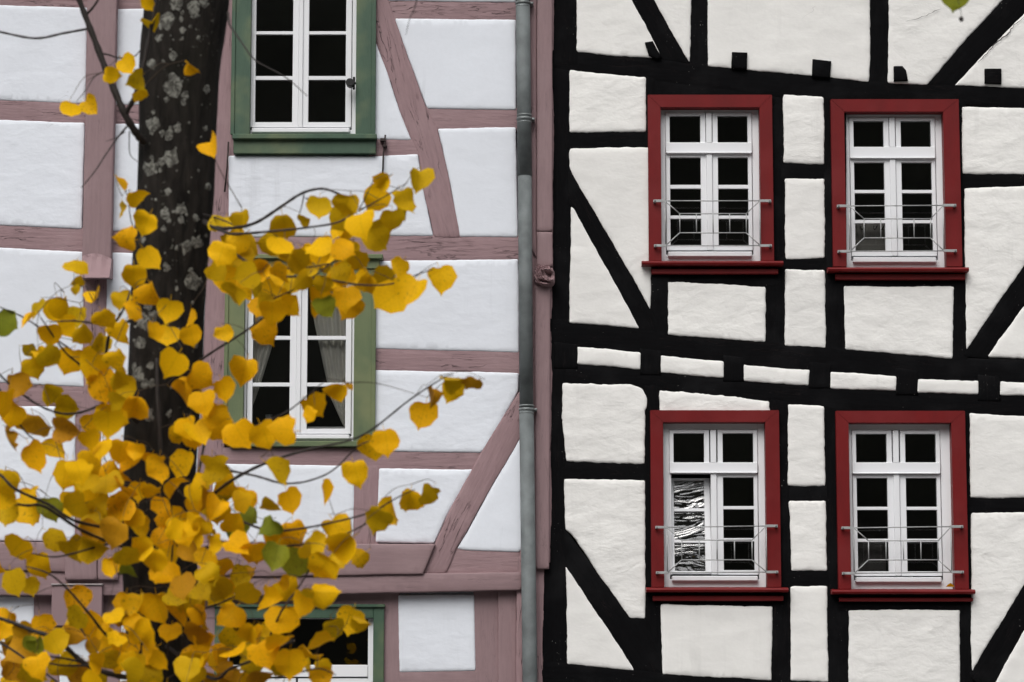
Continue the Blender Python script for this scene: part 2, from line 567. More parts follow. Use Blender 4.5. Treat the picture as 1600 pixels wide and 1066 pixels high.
def slab(name, poly, yf, depth, mat, parent, grid=0.045, wob=0.004, drop=0.006, rad=0.012, relief=0.002, rscale=4.0,
         stretch=(1, 1), corner=0.0, axis=None, coarse=0.0):
    """irregular board or plaster field: front relief facing -y, rounded arrises, real depth"""
    SLAB_N[0] += 1
    seed = SLAB_N[0] * 7.31
    if signed_area(poly) < 0:
        poly = poly[::-1]
    poly = [Vector(p) for p in poly]
    if corner > 0:
        q = []
        n = len(poly)
        for i in range(n):
            a, b_, c_ = poly[i - 1], poly[i], poly[(i + 1) % n]
            ra = min(corner, (a - b_).length * 0.3)
            rc = min(corner, (c_ - b_).length * 0.3)
            p0, p1 = b_ + (a - b_).normalized() * ra, b_ + (c_ - b_).normalized() * rc
            q += [p0, p0.lerp(b_, 0.55).lerp(p1.lerp(b_, 0.55), 0.5), p1]
        poly = q
    if axis is None:
        A = np.array([tuple(p) for p in resample(poly, 0.05)])
        u, s_, vt = np.linalg.svd(A - A.mean(0), full_matrices=False)
        axis = Vector(vt[0])
    else:
        axis = Vector(axis).normalized()
    perp = Vector((-axis.y, axis.x))
    step = grid * 0.5
    bd = []
    for p in resample(poly, step):
        w1 = Vector((noise.noise((p.x * 3.2, seed, p.y * 3.2)), noise.noise((p.x * 3.2, seed + 50, p.y * 3.2))))
        w2 = Vector((noise.noise((p.x * 17, seed, p.y * 17)), noise.noise((p.x * 17, seed + 50, p.y * 17))))
        w3 = Vector((noise.noise((p.x * 60, seed, p.y * 60)), noise.noise((p.x * 60, seed + 50, p.y * 60))))
        bd.append(p + w1 * wob * 1.1 + w2 * wob * 0.7 + w3 * wob * 0.45)
    B = np.array([tuple(p) for p in bd])
    lo, hi = B.min(0), B.max(0)
    gx = np.arange(lo[0], hi[0], grid)
    gz = np.arange(lo[1], hi[1], grid)
    G = np.array([(x + grid * 0.5 * (k % 2), z) for k, z in enumerate(gz) for x in gx]) if len(gx) and len(gz) else np.zeros((0, 2))
    rng = np.random.RandomState(SLAB_N[0])
    if len(G):
        G = G + rng.uniform(-0.2, 0.2, G.shape) * grid
    nb = len(bd)
    nrm = np.roll(B, -1, axis=0) - np.roll(B, 1, axis=0)
    nrm = np.stack([-nrm[:, 1], nrm[:, 0]], 1)
    nrm /= np.linalg.norm(nrm, axis=1)[:, None] + 1e-9
    rings = []
    for rr in (rad * 0.5, rad * 1.3):
        q = B + nrm * rr
        k = inside(q, B)
        q = q[k]
        if len(q):
            q = q[seg_dist(q, B) > rr * 0.8]
        if len(q):
            rings.append(q)
    if len(G):
        G = G[inside(G, B)]
        if len(G):
            G = G[seg_dist(G, B) > rad * 1.9]
    pts = np.concatenate([B] + rings + ([G] if len(G) else []))
    res = geometry.delaunay_2d_cdt([Vector(p) for p in pts], [(i, (i + 1) % nb) for i in range(nb)], [], 1, 1e-6)
    vs, fs = res[0], res[2]
    V2 = np.array([tuple(p) for p in vs])
    d = seg_dist(V2, B)
    verts = []
    uvs = []
    uo = (seed * 3.7) % 11
    for (x, z), dd in zip(V2, d):
        pu, pv = x * axis.x + z * axis.y, x * perp.x + z * perp.y
        nn = noise.noise((pu * rscale * stretch[0], seed, pv * rscale * stretch[1]))
        n2 = noise.noise((pu * rscale * 3 * stretch[0], seed + 9, pv * rscale * 3 * stretch[1]))
        y = yf + drop * math.exp(-(dd / rad) ** 1.3 * 1.5) - relief * (nn + 0.45 * n2)
        if coarse:
            y -= coarse * noise.noise((x * 1.6, seed, z * 1.6))
        verts.append((x, y, z))
        uvs.append((pu + uo, pv + uo * 0.7))
    faces = []
    cnt = {}
    for f in fs:
        a, b_, c_ = (V2[i] for i in f)
        ar = (b_[0] - a[0]) * (c_[1] - a[1]) - (c_[0] - a[0]) * (b_[1] - a[1])
        f = tuple(f) if ar > 0 else tuple(reversed(f))
        faces.append(f)
        for i in range(3):
            e = (f[i], f[(i + 1) % 3])
            cnt[e] = cnt.get(e, 0) + 1
    base = {}
    for (i, j) in list(cnt):
        if (j, i) in cnt:
            continue
        for k in (i, j):
            if k not in base:
                base[k] = len(verts)
                x, z = V2[k]
                verts.append((x, yf + depth, z))
                uvs.append(uvs[k])
        faces.append((j, i, base[i], base[j]))
    return mesh_obj(name, verts, faces, mat, parent, True, uvs)


def PX(poly, Y=0.0):
    return [xz(x, y, Y) for x, y in poly]


def grow(poly, d):
    if signed_area(poly) < 0:
        poly = poly[::-1]
    return offset_poly(poly, d)


def panel(poly, mat, parent, Y=0.0, rough=1.0, name='plaster_panel'):
    return slab(name, PX(poly, Y), Y - 0.0075, 0.05, mat, parent, 0.04, 0.0052 * rough, 0.010, 0.009,
                0.0032 * rough, 6.0, (1, 1.8), 0.014, (1, 0), 0.003 * rough)


def beam(poly, mat, parent, Y=0.0, proud=0.0, g=0.02, wob=0.003, name='beam', depth=0.12, relief=0.0022, axis=None):
    p = PX(poly, Y - proud)
    if g:
        p = grow(p, g)
    jitter = (SLAB_N[0] * 0.618 % 1.0) * 0.0035
    return slab(name, p, Y - proud + jitter, depth, mat, parent, 0.05, wob, 0.006, 0.010, relief, 4.0, (0.5, 2.5), 0.0, axis)


# ================================================================ THE SETTING
def sheet(name, x0, x1, y0, y1, z, mat, n=1):
    verts = [(x0 + (x1 - x0) * i / n, y0 + (y1 - y0) * j / n, z) for j in range(n + 1) for i in range(n + 1)]
    faces = [(j * (n + 1) + i, j * (n + 1) + i + 1, (j + 1) * (n + 1) + i + 1, (j + 1) * (n + 1) + i) for j in range(n) for i in range(n)]
    return mesh_obj(name, verts, faces, mat)


M['street'] = plain('grey_cobble_street', (0.10, 0.098, 0.095), 0.85, 0, 0.4, 5)
M['wood_hill'] = plain('dark_wooded_slope', (0.020, 0.022, 0.010), 1.0, 0, 0.6, 0.35)
tag(sheet('ground', -300, 300, -300, 300, 0.0, M['street']), kind='structure')
# unseen wooded hillside behind the camera, added and raised to keep pane reflections dark
hv, hf = [], []
NX, NY = 120, 16
for j in range(NY + 1):
    t = j / NY
    for i in range(NX + 1):
        a = (i / NX - 0.5) * R(200)
        r = 55 + 70 * t
        x, y = math.sin(a) * r, -22 - math.cos(a) * r
        z = -0.5 + 56 * t ** 0.9 + (4.0 * noise.noise((x * 0.05, y * 0.05, 1)) + 3.5 * noise.noise((x * 0.25, y * 0.25, 4))) * min(1, t * 3)
        hv.append((x, y, z))
for j in range(NY):
    for i in range(NX):
        k = j * (NX + 1) + i
        hf.append((k, k + NX + 1, k + NX + 2, k + 1))
tag(mesh_obj('hill', hv, hf, M['wood_hill'], None, True), kind='structure')

# ================================================================ LEFT HOUSE
HL = empty('half_timbered_house', 'white plastered house with dusty pink timbers and green window casings', 'house', (-4.0, 0.1, 0))
HR = empty('half_timbered_house', 'cream plastered house with black timbers and four red framed windows', 'house', (4.6, 0.1, 0))
PC_, PW = M['plaster_cool'], M['plaster_warm']
XR = 1720   # right margin beyond the photo
XL = -110
YT = -70
YB = 1120

for p in [
    [(XL, 6), (0, 8), (136, 12), (134, 163), (0, 157), (XL, 154)],
    [(182, 14), (338, 14), (334, 165), (179, 164)],
    [(XL, 184), (0, 187), (132, 192), (128, 358), (0, 352), (XL, 348)],
    [(178, 193), (333, 195), (326, 362), (175, 361)],
    [(XL, 384), (0, 387), (130, 394), (131, 605), (0, 598), (XL, 594)],
    [(167, 395), (323, 396), (316, 600), (164, 600)],
    [(XL, 632), (0, 634), (118, 636), (117, 846), (0, 845), (XL, 845)],
    [(158, 636), (314, 638), (302, 848), (156, 847)],
    [(606, YT), (806, YT), (806, 4), (606, 1)],
    [(617, 29), (806, 31), (806, 172), (668, 170), (660, 150), (640, 95)],
    [(580, 60), (586, 64), (604, 110), (625, 175), (643, 219), (580, 218)],
    [(357, 243), (590, 244), (653, 241), (660, 290), (677, 369), (357, 371)],
    [(684, 201), (806, 199), (809, 371), (719, 370), (700, 270)],
    [(580, 408), (810, 405), (811, 551), (580, 545)],
    [(580, 578), (811, 583), (809, 612), (760, 700), (751, 708), (580, 705)],
    [(813, 683), (770, 757), (730, 831), (714, 857), (726, 860), (811, 863), (818, 856), (818, 690)],
    [(592, 732), (739, 734), (700, 802), (678, 849), (587, 848)],
    [(334, 725), (554, 728), (552, 849), (328, 848)],
]:
    panel(p, PC_, HL, 0.0, 0.55)
Yl = 0.08   # recessed ground floor wall below the jetty
for p in [
    [(XL, 931), (53, 932), (52, YB), (XL, YB)],
    [(93, 995), (160, 995), (158, YB), (93, YB)],
    [(190, 930), (311, 932), (306, YB), (186, YB)],
    [(622, 930), (741, 929), (743, 1048), (624, 1051)],
]:
    panel(p, PC_, HL, Yl, 0.5)

PK, PB_ = M['pink'], M['pink_board']
for p in [
    [(XL, -36), (340, -28), (340, 14), (136, 12), (XL, 6)],
    [(XL, 154), (0, 157), (134, 163), (338, 166), (336, 195), (134, 192), (0, 187), (XL, 184)],
    [(XL, 348), (0, 352), (128, 359), (330, 363), (328, 396), (130, 394), (0, 387), (XL, 384)],
    [(XL, 594), (0, 598), (118, 604), (318, 600), (316, 638), (118, 636), (0, 634), (XL, 632)],
    [(130, 400), (166, 400), (162, 610), (130, 610)],
    [(118, 602), (158, 602), (156, 850), (117, 850)],
    [(338, YT), (368, YT), (366, 240), (362, 340), (356, 480), (350, 640), (338, 850), (302, 850), (314, 640), (323, 440)],
    [(602, 3), (808, 4), (808, 30), (615, 28)],
    [(664, 170), (808, 172), (808, 199), (682, 200)],
    [(580, 219), (653, 219), (655, 241), (580, 243)],
    [(346, 371), (597, 371), (597, 404), (346, 404)],
    [(597, 370), (814, 371), (814, 405), (597, 407)],
    [(580, 545), (815, 551), (815, 582), (580, 577)],
    [(340, 703), (575, 704), (752, 708), (740, 734), (590, 731), (340, 725)],
    [(554, 728), (591, 730), (587, 850), (552, 850)],
    [(808, 862), (712, 857), (694, 896), (812, 897)],
]:
    beam(p, PK, HL, 0.0, 0.0)
# curved and straight braces, a hair proud of the rails
beam([(584, YT), (603, -10), (617, 29), (640, 95), (660, 150), (668, 170), (683, 201), (700, 270), (719, 371), (678, 371), (660, 290), (654, 241),
      (643, 219), (625, 175), (604, 110), (586, 64), (583, 30)], PK, HL, 0.0, 0.004, 0.0, 0.004, 'brace', axis=(0.25, -1), relief=0.004)
beam([(818, 600), (751, 708), (736, 735), (700, 802), (676, 855), (660, 896), (697, 896), (713, 857), (730, 831), (770, 757), (818, 676)],
     PK, HL, 0.0, 0.012, 0.0, 0.004, 'brace', relief=0.005)
# window rail under the lower green window keeps clear of the casing; jetty boards
beam([(XL, 846), (330, 849), (680, 850), (661, 897), (400, 901), (XL, 888)], PB_, HL, 0.0, 0.055, 0.0, 0.002, 'jetty_board')
beam([(XL, 886), (200, 893), (400, 900), (661, 896), (815, 894), (815, 922), (620, 926), (400, 931), (XL, 930)], PB_, HL, 0.0, 0.03, 0.0, 0.002, 'jetty_board')
# ground floor posts and rails
for p in [
    [(53, 925), (92, 925), (92, YB), (53, YB)],
    [(160, 915), (189, 915), (186, YB), (158, YB)],
    [(92, 972), (160, 972), (160, 995), (92, 995)],
    [(311, 925), (350, 925), (344, YB), (306, YB)],
    [(340, 918), (604, 920), (604, 950), (340, 950)],
    [(598, 920), (622, 920), (624, YB), (598, YB)],
    [(742, 920), (777, 920), (778, YB), (744, YB)],
    [(622, 1051), (744, 1048), (744, YB), (622, YB)],
]:
    beam(p, PB_, HL, Yl, 0.0, 0.012)
beam([(778, 922), (807, 922), (807, YB), (779, YB)], PB_, HL, Yl, 0.03, 0.0, 0.002, 'board')
beam([(807, 870), (853, 870), (849, YB), (806, YB)], PK, HL, 0.0, 0.0, 0.0, 0.005, 'corner_post', relief=0.006)
# corner boards beside the neighbour
beam([(812, YT), (866, YT), (864, 440), (861, 880), (812, 880)], PK, HL, 0.0, 0.002, 0.0, 0.004, 'corner_post', relief=0.005)
beam([(828, YT), (838, YT), (838, 402), (829, 384)], PK, HL, 0.0, 0.035, 0.0, 0.002, 'corner_board')
beam([(839, YT), (863, YT), (863, 361), (839, 361)], PB_, HL, 0.0, 0.055, 0.0, 0.0015, 'corner_board', 0.06)
beam([(839, 362), (863, 362), (864, 416), (840, 416)], PB_, HL, 0.0, 0.052, 0.0, 0.0015, 'corner_board', 0.06)
beam([(836, 446), (860, 446), (858, 889), (837, 889)], PB_, HL, 0.0, 0.05, 0.0, 0.0015, 'corner_board', 0.06)

# hanging post with scalloped end (left)
beam([(137, YT), (184, YT), (182, 10), (178, 190), (173, 405), (128, 404), (133, 190), (136, 10)], PB_, HL, 0.0, 0.10, 0.0, 0.0018, 'hanging_post', 0.14)
cx, cz = xz(150, 404, -0.1)
bm = bmesh.new()
pw0, pw1 = xz(129, 420, -0.1)[0], xz(173.5, 420, -0.1)[0]
zt, zb = xz(150, 402, -0.1)[1], xz(150, 436, -0.15)[1]
rows = []
for k in range(9):      # the end swells outwards; its upper edge is a rounded scallop
    t = k / 8
    row = []
    for i in range(13):
        u = i / 12
        arch = 0.030 * (1 - (2 * u - 0.8) ** 2)
        z = zt + (zb - zt) * t + arch * (1 - t)
        y = -0.102 - 0.115 * t ** 1.4 - 0.006 * math.cos(u * math.pi * 6) * (1 - t) * (k > 0) - 0.004 * noise.noise((u * 5, t * 5, 3))
        row.append(bm.verts.new((pw0 - 0.003 + (pw1 - pw0 + 0.006) * u, y, z)))
    rows.append(row)
row = [bm.verts.new((v_.co.x, 0.0, zb + 0.02)) for v_ in rows[-1]]
rows.append(row)
for a_, b_ in zip(rows[:-1], rows[1:]):
    for i in range(12):
        bm.faces.new((a_[i], a_[i + 1], b_[i + 1], b_[i]))
for e in (0, 12):
    back = bm.verts.new((rows[0][e].co.x, 0.0, zt))
    bm.faces.new([r_[e] for r_ in rows] + [back])
bm_obj('scalloped_end', bm, PK, HL)
# second hanging post end and box above the ground floor
beam([(100, 848), (151, 848), (151, 906), (101, 906)], PB_, HL, 0.0, 0.09, 0.0, 0.0015, 'hanging_post', 0.1)
beam([(152, 848), (184, 848), (184, 906), (152, 906)], PB_, HL, 0.0, 0.075, 0.0, 0.0015, 'hanging_post', 0.1)
bm = bmesh.new()
a0, a1 = xz(80, 978, -0.05), xz(160, 915, -0.05)
box(bm, a0[0], a1[0], -0.06, 0.08, a0[1], a1[1], 0.004)
bx_ = bm_obj('timber_box', bm, PB_, HL)
bm = bmesh.new()
box(bm, a0[0] - 0.006, a1[0] + 0.006, -0.072, 0.07, a1[1], a1[1] + 0.014, 0.003)
bm_obj('metal_cap', bm, M['metal_lip'], bx_)

# carved beast head under the corner board
bm = bmesh.new()
bmesh.ops.create_icosphere(bm, subdivisions=6, radius=1.0)
hc = at(851, 432, -0.05)


def bump2(x, z, cx_, cz_, sx_, sz_):
    return math.exp(-(((x - cx_) / sx_) ** 2 + ((z - cz_) / sz_) ** 2))


for v_ in bm.verts:
    p = v_.co.normalized()
    q = Vector((math.copysign(abs(p.x) ** 0.65, p.x), math.copysign(abs(p.y) ** 0.7, p.y), math.copysign(abs(p.z) ** 0.65, p.z)))
    r = 1.0
    if p.y < 0.2:
        x_, z_ = p.x, p.z
        r -= 0.75 * bump2(x_, z_, 0.32, 0.06, 0.24, 0.12)                      # eye hollow
        r += 0.22 * bump2(x_, z_, 0.30, 0.05, 0.09, 0.06)                      # eyeball
        r += 0.45 * bump2(x_, z_, 0.25, 0.34, 0.42, 0.11)                      # brow
        r += 0.55 * bump2(x_, z_, 0.62, -0.28, 0.26, 0.2)                      # snout
        r -= 0.6 * bump2(x_, z_ + 0.25 * x_, -0.05, -0.52, 0.32, 0.09)         # open mouth
        r += 0.3 * bump2(x_, z_, -0.1, -0.75, 0.35, 0.1)                       # lower jaw
        mane = 1.0 if x_ < -0.1 else max(0.0, 1 - (x_ + 0.1) * 4)
        r += 0.20 * mane * math.sin(22 * (z_ * 0.9 + 0.35 * math.sin(3 * x_ + 1) + x_ * 0.7))
        r += 0.16 * (1 - abs(z_ - 0.7)) * math.sin(19 * x_ + 3 * z_) * (z_ > 0.45)
    r += 0.16 * noise.noise(p * 5) + 0.12 * noise.noise(p * 12) + 0.06 * noise.noise(p * 25)
    v_.co = Vector((hc.x + q.x * 0.080 * (0.85 + 0.15 * r), hc.y + 0.02 + q.y * 0.10 * r, hc.z + q.z * 0.080 * (0.8 + 0.2 * r) - 0.01 * q.x))
o = bm_obj('carved_head', bm, PK, HL, True)
o['label'] = 'carved wooden beast head on the corner post'

# iron rods, shutter knob
def rod(name, pts_px, Y, rad, mat, parent, sides=7):
    pts = [at(x, y, Y) for x, y in pts_px]
    v_, f_ = tube(pts, [rad] * len(pts), sides)
    return mesh_obj(name, v_, f_, mat, parent, True)


r1 = rod('iron_rod', [(602, 211), (601, 225), (599, 240), (597, 300)], -0.035, 0.007, M['iron'], HL)
bm = bmesh.new()
p0 = at(600, 219, -0.03)
box(bm, p0.x - 0.03, p0.x + 0.014, -0.05, 0.0, p0.z - 0.012, p0.z + 0.012, 0.003)
p0 = at(601, 229, -0.03)
box(bm, p0.x - 0.014, p0.x + 0.018, -0.055, 0.0, p0.z - 0.008, p0.z + 0.008, 0.003)
bm_obj('rod_bracket', bm, M['iron'], r1)
rod('iron_rod', [(357, 222), (355, 260), (351, 300)], -0.035, 0.007, M['iron'], HL)
pp = at(547, 130, -0.08)
v_, f_ = tube([pp + Vector((0, 0.05, 0)), pp + Vector((0, -0.03, 0)), pp + Vector((0, -0.032, 0.0)), pp + Vector((0, 0.02, 0.0))], [0.03, 0.033, 0.022, 0.02], 16)
k1 = mesh_obj('shutter_pin', v_, f_, M['black_iron'], HL)
p0 = at(552, 130, -0.05)
bm = bmesh.new()
box(bm, p0.x - 0.03, p0.x + 0.02, -0.075, -0.03, p0.z - 0.008, p0.z + 0.008, 0.003)
box(bm, p0.x - 0.004, p0.x + 0.014, -0.055, -0.03, p0.z - 0.05, p0.z + 0.05, 0.003)
bm_obj('hinge_plate', bm, M['black_iron'], k1)

# ================================================================ RIGHT HOUSE
for p in [
    [(901, YT), (962, YT), (981, -15), (1022, 64), (1034, 92), (960, 88), (901, 81)],
    [(1000, YT), (1081, YT), (1079, 60), (1077, 98), (1070, 88), (1021, 0)],
    [(1107, YT), (1361, YT), (1358, 129), (1300, 122), (1106, 103)],
    [(1389, YT), (1630, YT), (1568, 0), (1510, 62), (1448, 132), (1387, 131)],
    [(XR, YT), (1690, -70), (1600, 22), (1530, 92), (1490, 134), (XR, 142)],
    [(890, 109), (1010, 122), (1009, 206), (890, 207)],
    [(890, 232), (1018, 230), (1018, 420), (1016, 484), (960, 384), (906, 294), (890, 262)],
    [(892, 322), (897, 326), (1000, 514), (890, 504)],
    [(1044, 440), (1197, 448), (1196, 535), (1043, 523)],
    [(1223, 148), (1287, 152), (1288, 257), (1224, 255)],
    [(1226, 279), (1288, 280), (1289, 404), (1227, 405)],
    [(1227, 421), (1289, 422), (1291, 545), (1225, 541)],
    [(1318, 447), (1490, 448), (1488, 561), (1320, 546)],
    [(1503, 167), (XR, 172), (XR, 274), (1504, 272)],
    [(1506, 294), (1600, 291), (XR, 289), (XR, 250 + 20), (1690, 290), (1600, 415), (1520, 533), (1509, 550), (1507, 400)],
    [(XR, 320), (1690, 360), (1600, 478), (1559, 533), (1543, 558), (XR, 567)],
    [(902, 541), (1002, 551), (1001, 578), (901, 568)],
    [(1032, 555), (1131, 565), (1131, 591), (1030, 582)],
    [(1161, 570), (1266, 578), (1264, 602), (1162, 595)],
    [(1297, 581), (1402, 588), (1400, 611), (1296, 607)],
    [(1434, 592), (1530, 595), (1529, 616), (1432, 614)],
    [(1563, 597), (XR, 600), (XR, 622), (1562, 618)],
    [(879, 598), (940, 601), (985, 600), (1004, 606), (1012, 625), (1009, 640), (1007, 726), (884, 721), (878, 660)],
    [(1030, 611), (1060, 611), (1110, 616), (1160, 622), (1203, 627), (1203, 652), (1030, 652)],
    [(882, 748), (1008, 751), (1008, 967), (984, 966), (893, 835), (883, 828)],
    [(884, 885), (993, 1048), (886, 1038)],
    [(1033, 944), (1207, 948), (1206, 1064), (1034, 1054)],
    [(1231, 632), (1287, 635), (1290, 760), (1231, 759)],
    [(1233, 783), (1290, 783), (1292, 892), (1236, 892)],
    [(1235, 916), (1293, 916), (1294, 1066), (1235, 1064)],
    [(1326, 953), (1500, 953), (1500, 1078), (1325, 1072)],
    [(1515, 646), (XR, 656), (XR, 778), (1516, 778)],
    [(1517, 801), (XR, 800), (1690, 790 + 12), (1600, 915), (1518, 1050)],
    [(XR, 830), (1690, 860), (1600, 985), (1550, 1077), (XR, 1088)],
]:
    panel(p, PW, HR, 0.0, 2.0 if p[0] in ((879, 598), (1030, 611)) else 1.2)

BK = M['black']
for p in [
    [(868, YT), (901, YT), (901, 100), (868, 100)],
    [(862, 90), (890, 90), (890, 520), (860, 520)],
    [(858, 500), (890, 500), (879, 600), (886, 900), (886, YB), (846, YB), (852, 900)],
    [(1080, YT), (1107, YT), (1106, 103), (1078, 100)],
    [(1361, YT), (1389, YT), (1387, 132), (1358, 130)],
    [(1010, 120), (1022, 122), (1024, 425), (1043, 432), (1043, 525), (1016, 522)],
    [(1197, 140), (1226, 146), (1225, 543), (1196, 540)],
    [(1287, 150), (1318, 152), (1320, 552), (1291, 548)],
    [(1490, 155), (1506, 158), (1509, 566), (1488, 564)],
    [(1009, 600), (1032, 604), (1034, 1058), (1007, 1056)],
    [(1205, 626), (1232, 630), (1235, 1070), (1206, 1066)],
    [(1288, 634), (1316, 638), (1318, 930), (1326, 942), (1326, 1080), (1293, 1078)],
    [(1500, 644), (1516, 646), (1517, 1086), (1500, 1084)],
    [(864, 80), (901, 82), (960, 88), (1077, 99), (1168, 109), (1300, 123), (1360, 130), (1448, 133), (XR, 142), (XR, 172), (1600, 167),
     (1490, 158), (1300, 153), (1222, 149), (1009, 122), (864, 104)],
    [(1012, 120), (1215, 146), (1215, 165), (1012, 165)],
    [(888, 207), (1014, 206), (1014, 231), (888, 232)],
    [(1012, 425), (1226, 430), (1226, 448), (1012, 440)],
    [(1222, 256), (1290, 258), (1290, 280), (1222, 279)],
    [(1222, 405), (1290, 404), (1290, 422), (1222, 421)],
    [(1300, 425), (1510, 430), (1510, 448), (1300, 447)],
    [(1500, 272), (XR, 274), (XR, 290), (1500, 294)],
    [(858, 500), (889, 505), (1000, 514), (1043, 524), (1197, 536), (1320, 548), (1500, 563), (XR, 568), (XR, 600), (1563, 597), (1434, 591), (1297, 580),
     (1161, 569), (1032, 554), (902, 540), (858, 535)],
    [(856, 566), (901, 569), (1001, 579), (1131, 592), (1264, 603), (1400, 612), (1529, 617), (XR, 622), (XR, 656), (1515, 646), (1310, 640), (1203, 627),
     (1110, 616), (1030, 610), (940, 600), (878, 598), (856, 595)],
    [(880, 723), (1010, 727), (1010, 751), (880, 748)],
    [(1008, 930), (1235, 935), (1235, 948), (1008, 944)],
    [(1229, 760), (1290, 760), (1290, 783), (1229, 783)],
    [(1229, 892), (1293, 892), (1293, 916), (1229, 916)],
    [(1296, 930), (1520, 932), (1520, 953), (1296, 953)],
    [(1512, 778), (XR, 778), (XR, 800), (1512, 801)],
    [(848, 1034), (886, 1038), (993, 1048), (1034, 1054), (1206, 1065), (1320, 1073), (XR, 1092), (XR, 1140), (848, 1110)],
]:
    beam(p, BK, HR, 0.0, 0.0)
for p in [(866, 902), (1001, 1032), (1131, 1162), (1265, 1298), (1401, 1434), (1529, 1563)]:
    yc = 556 + (p[0] - 880) * 0.077
    beam([(p[0], yc - 16 - 4), (p[1], yc - 16), (p[1], yc + 20), (p[0], yc + 20)], BK, HR, 0.0, 0.008, 0.004, 0.002, 'joist_end', axis=(0, 1))
for p in [
    [(950, YT), (987, 0), (1022, 64), (1037, 93), (1076, 97), (1021, 0), (984, YT)],
    [(1630, YT), (1568, 0), (1510, 62), (1448, 133), (1490, 135), (1530, 92), (1600, 22), (1690, YT)],
    [(889, 258), (906, 294), (960, 384), (1016, 484), (1032, 515), (1000, 514), (897, 326), (889, 318)],
    [(1690, 290), (1600, 415), (1520, 533), (1506, 556), (1543, 559), (1559, 533), (1600, 478), (1690, 360)],
    [(880, 824), (985, 966), (1012, 966), (1034, 1050), (993, 1048), (884, 886)],
    [(1690, 795), (1600, 915), (1515, 1055), (1545, 1080), (1600, 985), (1690, 860)],
]:
    beam(p, BK, HR, 0.0, 0.004, 0.01, 0.003, 'brace')
# beam ends poking through the plaster of the top storey
for p in [
    [(1144, 81), (1168, 82), (1167, 108), (1143, 106)],
    [(1270, 92), (1299, 95), (1297, 122), (1269, 119)],
    [(1397, 103), (1410, 103), (1416, 110), (1419, 126), (1397, 127)],
    [(1539, 107), (1565, 107), (1565, 131), (1539, 130)],
    [(1008, 66), (1020, 64), (1034, 90), (1026, 92), (1014, 86)],
]:
    beam(p, BK, HR, 0.0, 0.035, 0.0, 0.0015, 'beam_end', 0.1)
# a crack in the plaster beside the top right brace
def ribbon(name, pts_px, wpx, Y, mat, parent):
    v_, f_ = [], []
    fine = []
    for i in range(len(pts_px) - 1):
        for k in range(5):
            t = k / 5
            fine.append((pts_px[i][0] * (1 - t) + pts_px[i + 1][0] * t + random.uniform(-1.2, 1.2),
                         pts_px[i][1] * (1 - t) + pts_px[i + 1][1] * t + random.uniform(-1.2, 1.2)))
    fine.append(pts_px[-1])
    n = len(fine)
    for i, (x, y) in enumerate(fine):
        w_ = wpx * (0.25 + 0.75 * math.sin(math.pi * (i + 0.5) / n)) * random.uniform(0.5, 1.1)
        for s, yo in ((-1, 0), (1, 0)):
            p = at(x + 0.6 * s * w_, y + 0.8 * s * w_, Y)
            v_.append(p)
    for i in range(n - 1):
        f_.append((2 * i, 2 * i + 1, 2 * i + 3, 2 * i + 2))
    return mesh_obj(name, v_, f_, mat, parent)


M['crack'] = plain('dark_crack', (0.06, 0.055, 0.055), 0.9)
ribbon('crack', [(1600, 28), (1585, 40), (1573, 55), (1558, 66), (1545, 80), (1528, 98)], 1.0, -0.0175, M['crack'], HR)
ribbon('crack', [(1470, 14), (1448, 24), (1415, 34)], 0.5, -0.0175, M['crack'], HR)


# ================================================================ house bodies
def body(parent, x0, x1, mat, openings, ztop, name):
    """front backing wall with window openings, side and rear walls, floor slabs, roof, dark room"""
    xs = sorted({x0, x1} | {v_ for o_ in openings for v_ in o_[:2]})
    zs = sorted({0.0, ztop} | {v_ for o_ in openings for v_ in o_[2:]})
    bm = bmesh.new()
    for i in range(len(xs) - 1):
        for j in range(len(zs) - 1):
            xm, zm = (xs[i] + xs[i + 1]) / 2, (zs[j] + zs[j + 1]) / 2
            if any(a < xm < b_ and c_ < zm < d_ for a, b_, c_, d_ in openings):
                continue
            vs = [bm.verts.new(p) for p in ((xs[i], 0.14, zs[j]), (xs[i + 1], 0.14, zs[j]), (xs[i + 1], 0.14, zs[j + 1]), (xs[i], 0.14, zs[j + 1]))]
            bm.faces.new(vs)
    bmesh.ops.remove_doubles(bm, verts=bm.verts, dist=1e-4)
    ex = bmesh.ops.extrude_face_region(bm, geom=list(bm.faces))
    for v_ in ex['geom']:
        if isinstance(v_, bmesh.types.BMVert):
            v_.co.y += 0.18
    bm_obj('front_wall', bm, mat, parent)
    bm = bmesh.new()
    box(bm, x0, x0 + 0.3, 0.32, 8.0, 0, ztop, 0)
    bm_obj('side_wall', bm, mat, parent)
    bm = bmesh.new()
    box(bm, x1 - 0.3, x1, 0.32, 8.0, 0, ztop, 0)
    bm_obj('side_wall', bm, mat, parent)
    bm = bmesh.new()
    box(bm, x0, x1, 8.0, 8.3, 0, ztop, 0)
    bm_obj('rear_wall', bm, mat, parent)
    bm = bmesh.new()
    e = 0.35
    prof = [(-e, ztop - 0.05), (4.15, ztop + 4.6), (8.3 + e, ztop - 0.05), (8.3 + e, ztop - 0.2), (-e, ztop - 0.2)]
    a = [bm.verts.new((x0 - 0.01, y, z)) for y, z in prof]
    b_ = [bm.verts.new((x1 + 0.01, y, z)) for y, z in prof]
    bm.faces.new(a)
    bm.faces.new(b_[::-1])
    for i in range(5):
        bm.faces.new((a[i], b_[i], b_[(i + 1) % 5], a[(i + 1) % 5]))
    bm_obj('roof', bm, M['roof'], parent)
    # dark interior
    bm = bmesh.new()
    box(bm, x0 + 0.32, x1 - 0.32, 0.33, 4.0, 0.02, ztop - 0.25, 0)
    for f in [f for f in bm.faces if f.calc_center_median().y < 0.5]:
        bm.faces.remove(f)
    bm_obj('interior_walls', bm, M['room'], parent)


